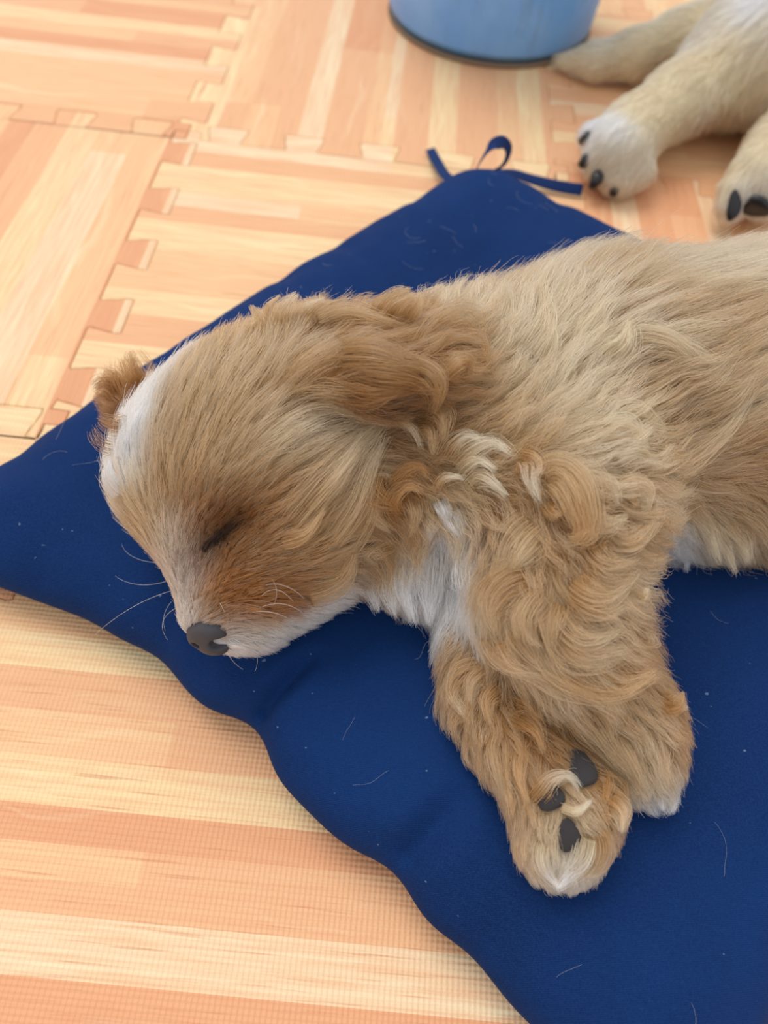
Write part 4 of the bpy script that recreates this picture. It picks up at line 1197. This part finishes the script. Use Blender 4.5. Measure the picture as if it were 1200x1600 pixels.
def tube(name, pts, radii, mat, parent, seg=8):
    pts = np.array(pts); n = len(pts)
    tan = np.gradient(pts, axis=0); tan /= np.linalg.norm(tan, axis=1, keepdims=True)
    ref = np.array([.3, .2, .93])
    V, Fc = [], []
    for i in range(n):
        a = np.cross(tan[i], ref); a /= np.linalg.norm(a); b = np.cross(tan[i], a)
        for k in range(seg):
            an = 2*math.pi*k/seg
            V.append(pts[i]+radii[i]*(a*math.cos(an)+b*math.sin(an)))
    for i in range(n-1):
        for k in range(seg):
            k2 = (k+1) % seg
            Fc.append((i*seg+k, i*seg+k2, (i+1)*seg+k2, (i+1)*seg+k))
    Fc.append(tuple(range(seg-1, -1, -1))); Fc.append(tuple(range((n-1)*seg, n*seg)))
    return mesh_obj(name, V, Fc, mat, parent)


lid = []
for q_ in [(322, 859), (331, 850), (340, 841), (350, 830), (362, 820), (376, 810)]:
    h_, n_ = on_body(*q_)
    lid.append(h_-n_*.0002)
eye = tube('eyelid', lid, [.0005, .0011, .0013, .0013, .0010, .0005], M_DARK, puppy)
tag(eye, 'closed eyelid with dark rim')


def bez(P4, K=14):
    P4 = np.array(P4)
    s = np.linspace(0, 1, K)[:, None]
    return (1-s)**2*P4[0]+2*s*(1-s)*P4[1]+s*s*P4[2]


wh = []
for a_, b_, c_, z_ in (((405, 935), (430, 905), (458, 940), .012), ((395, 955), (440, 930), (473, 958), .012), ((412, 915), (445, 905), (475, 935), .012),
                       ((390, 958), (420, 950), (450, 966), .01), ((425, 950), (440, 925), (425, 905), .01), ((345, 945), (340, 935), (352, 958), .006)):
    h_, n_ = on_body(*a_)
    d_ = np.linalg.norm(h_-camv)
    pts = [h_]
    for q_, e_ in ((b_, z_), (c_, z_*.8)):
        w_ = ray(*q_); w_ = w_/np.linalg.norm(w_)
        pts.append(camv+w_*(d_-e_))
    wh.append(bez(pts))
for a_, b_, c_ in (((272, 922, .062), (205, 940, .056), (148, 992, .048)), ((270, 905, .06), (215, 925, .055), (180, 900, .05)), ((268, 940, .06), (250, 960, .055), (258, 985, .05)),
                   ((275, 950, .06), (240, 970, .055), (262, 1000, .05)), ((262, 880, .06), (200, 880, .055), (190, 850, .05)), ((355, 1018, .058), (362, 1036, .052), (380, 1046, .05)),
                   ((400, 1015, .056), (405, 1035, .052), (398, 1050, .05))):
    wh.append(bez([at(*a_), at(*b_), at(*c_)]))
wh = np.array(wh)
hair_obj('whiskers', wh, np.tile(np.array([.85, .82, .78]), (len(wh), 1)), M_FUR, puppy, .00011, .00004)


def pad_mesh(px, py, a, b, name, parent, tree, mat, lift=.0006, thick=.35):
    h, nn = on_body(px, py, tree)
    if h is None:
        return None
    sc_ = np.linalg.norm(h-camv)/FPX
    right = AX[0]*0+np.array([AX[0], AY[0], AZ[0]])
    t1 = right-(right@nn)*nn; t1 /= np.linalg.norm(t1)
    t2 = np.cross(nn, t1)
    V, Fc = [], []
    R_, S_ = 8, 24
    V.append(h+nn*(lift+a*sc_*thick))
    for i in range(1, R_+1):
        f = i/R_*math.pi*.62
        for k in range(S_):
            an = 2*math.pi*k/S_
            wv_ = 1+.10*math.cos(3*an+.5)
            V.append(h+t1*(a*sc_*math.sin(f)*math.cos(an)*wv_)+t2*(b*sc_*math.sin(f)*math.sin(an)*wv_)+nn*(lift+a*sc_*thick*math.cos(f)))
    for k in range(S_):
        Fc.append((0, 1+k, 1+(k+1) % S_))
    for i in range(R_-1):
        for k in range(S_):
            k2 = (k+1) % S_
            Fc.append((1+i*S_+k, 1+(i+1)*S_+k, 1+(i+1)*S_+k2, 1+i*S_+k2))
    Fc.append(tuple(1+(R_-1)*S_+k for k in range(S_)))
    return mesh_obj(name, V, Fc, mat, parent)


for q_ in PADS:
    pad_mesh(q_[0], q_[1], q_[2], q_[3], 'paw_pad', puppy, BODY_TREE, M_PAD, lift=.0012, thick=.5)

# ------------------------------------------------------------------ cream puppy on the mat behind
GB = Body((.03, .40, -.004), (.52, .98, .20), .003)
GB.chain([(878, 97, .009, .006), (930, 98, .016, .013), (990, 88, .022, .018), (1060, 66, .028, .022), (1150, 34, .035, .030)], .01)
GB.chain([(966, 236, .026, .0245), (990, 205, .031, .021), (1060, 158, .036, .024), (1130, 120, .044, .034), (1200, 100, .055, .045)], .012)
GB.chain([(935, 255, .018, .011), (965, 280, .014, .011), (1000, 270, .018, .011)], .008)
GB.chain([(925, 215, .022, .011), (945, 235, .02, .011)], .008)
GB.chain([(1210, 70, .06, .055), (1330, 40, .07, .075), (1480, 10, .075, .08)], .03)
GB.chain([(1195, 285, .030, .026), (1225, 240, .034, .025), (1300, 180, .045, .035), (1340, 100, .06, .05)], .012)
GB.chain([(1150, 300, .026, .012), (1140, 325, .018, .010)], .006)
GB.finish()
gv, gf = GB.surface()
gv[:, 2] = np.maximum(gv[:, 2], .0008)
GTREE = BVHTree.FromPolygons([Vector(v) for v in gv], [tuple(map(int, f)) for f in gf])
GG = [
    (900, 100, -1, .0, 10, 'P', .3, .25, 'g'), (940, 90, -1, .05, 12, 'C', .3, .25, 'g'), (940, 112, -1, .1, 12, 'P', .3, .25, 'g'), (1000, 80, -1, .15, 13, 'P', .3, .25, 'g'),
    (1000, 110, -.9, .3, 12, 'P', .3, .25, 'g'), (1060, 60, -.9, .3, 14, 'P', .3, .25, 'g'), (1060, 100, -.8, .5, 14, 'P', .3, .25, 'g'), (1120, 40, -.9, .4, 14, 'C', .4, .3, 'g'),
    (1180, 10, -.8, .5, 15, 'W', .5, .3, 'g'), (1190, 50, -.7, .6, 16, 'C', .6, .3, 'g'), (1150, 80, -.6, .7, 16, 'P', .8, .3, 'g'), (1100, 110, -.6, .7, 15, 'P', .6, .28, 'g'),
    (1190, 120, -.4, .9, 17, 'P', 1, .35, 'g'), (1150, 160, -.4, .9, 16, 'P', 1, .35, 'g'), (1190, 190, -.3, 1, 15, 'C', .9, .35, 'g'), (1110, 195, -.3, .9, 14, 'C', .7, .3, 'g'),
    (1060, 150, -.8, .6, 12, 'P', .4, .25, 'g'), (1040, 190, -.8, .6, 11, 'P', .3, .22, 'g'), (1000, 180, -.8, .6, 10, 'P', .3, .22, 'g'), (960, 200, -.8, .6, 9, 'W', .2, .22, 'g'),
    (1010, 230, -.6, .8, 9, 'C', .2, .22, 'g'), (980, 240, -.6, .8, 9, 'C', .2, .22, 'g'), (940, 230, -.8, .5, 8, 'C', .2, .22, 'g'), (950, 265, -.6, .8, 8, 'C', .2, .22, 'g'),
    (990, 275, -.3, 1, 8, 'C', .2, .22, 'g'), (920, 220, -.9, .2, 7, 'W', .2, .22, 'g'), (1190, 240, -.5, .8, 11, 'P', .3, .25, 'g'), (1150, 270, -.6, .7, 9, 'P', .3, .25, 'g'),
    (1130, 310, -.4, .9, 8, 'P', .3, .25, 'g'), (1180, 290, -.3, .9, 9, 'C', .3, .25, 'g'), (1160, 320, -.2, 1, 8, 'W', .3, .25, 'g'),
]
gfur = Fur(GB, GTREE, GG, sig=.02)
cream = empty('puppy')
tag(cream, 'cream puppy with black paw pads lying on the mat beside the blue bucket', 'dog')
cream_body = mesh_obj('body', gv, gf, M_SKIN, cream)
skin_colour(cream_body, gfur, gv, .7)
GPADS = [(1184, 322, 19, 15, .009), (1146, 322, 9, 19, .006)]
GBARE = []
for q_ in GPADS:
    h_, n_ = on_body(q_[0], q_[1], GTREE)
    if h_ is not None:
        GBARE.append((h_, q_[4]))


def keep_cream(c):
    n = GB.normal(c)
    tocam = camv-c
    tocam /= np.linalg.norm(tocam, axis=1, keepdims=True)
    k = np.where((n*tocam).sum(1) > -.3, 1.0, .15)
    k = np.where(n[:, 2] < -.7, .02, k)
    k = np.where(c[:, 0] > .36, k*.2, k)
    for m_, r_ in GBARE:
        k = np.where(((c-m_)**2).sum(1) < r_*r_, 0, k)
    return k


flatz = lambda P: np.zeros(len(P))
P_, colr, reg = coat(gfur, gv, gf, 1500, 5000, 36000, 8, 5, flatz, keep_cream, clump=.6, lockpull=.5)
hair_obj('coat_fur', P_, colr, M_FUR, cream_body, .00013, .00004)
for q_ in GPADS:
    pad_mesh(q_[0], q_[1], q_[2], q_[3], 'paw_pad', cream, GTREE, M_CLAW, lift=.001, thick=.4)
# claws of the front paw
for (x0, y0, x1, y1, z0) in ((922, 216, 906, 222, .030), (922, 248, 905, 260, .022), (936, 274, 924, 294, .017), (964, 286, 957, 306, .014)):
    a_, b_ = at(x0, y0, z0), at(x1, y1, z0-.005)
    tube('claw', [a_, a_*.6+b_*.4+np.array([0, 0, .001]), b_], [.0052, .0050, .0025], M_CLAW, cream)

# ------------------------------------------------------------------ loose hairs on the cushion
rg = np.random.default_rng(21)
lh = []
while len(lh) < 70:
    a, b = rg.uniform(.02, CS-.02, 2)
    p0 = CU_L+CUA*a+CUB*b
    q = np.array([[p0[0], p0[1], .05]])
    if BX.sample(q)[0] < .012:
        continue
    n_ = 16
    an = rg.uniform(0, 6.28); kk = rg.normal(0, 1.6)
    L_ = rg.uniform(.006, .022)
    pts = []
    p = p0.copy()
    for k in range(n_):
        pts.append(p.copy())
        an += kk/n_+rg.normal(0, .10)
        p = p+np.array([math.cos(an), math.sin(an)])*L_/n_
    pts = np.array(pts)
    lh.append(np.c_[pts, zc(pts)+.0003+.0006*rg.random()])
lh = np.array(lh)
lo_o = hair_obj('shed_hairs', lh, np.tile(np.array([.62, .60, .58]), (len(lh), 1)), M_FUR, None, .000045, .00003)
tag(lo_o, 'fine pale shed hairs scattered over the navy cushion', 'hair', kind='stuff')
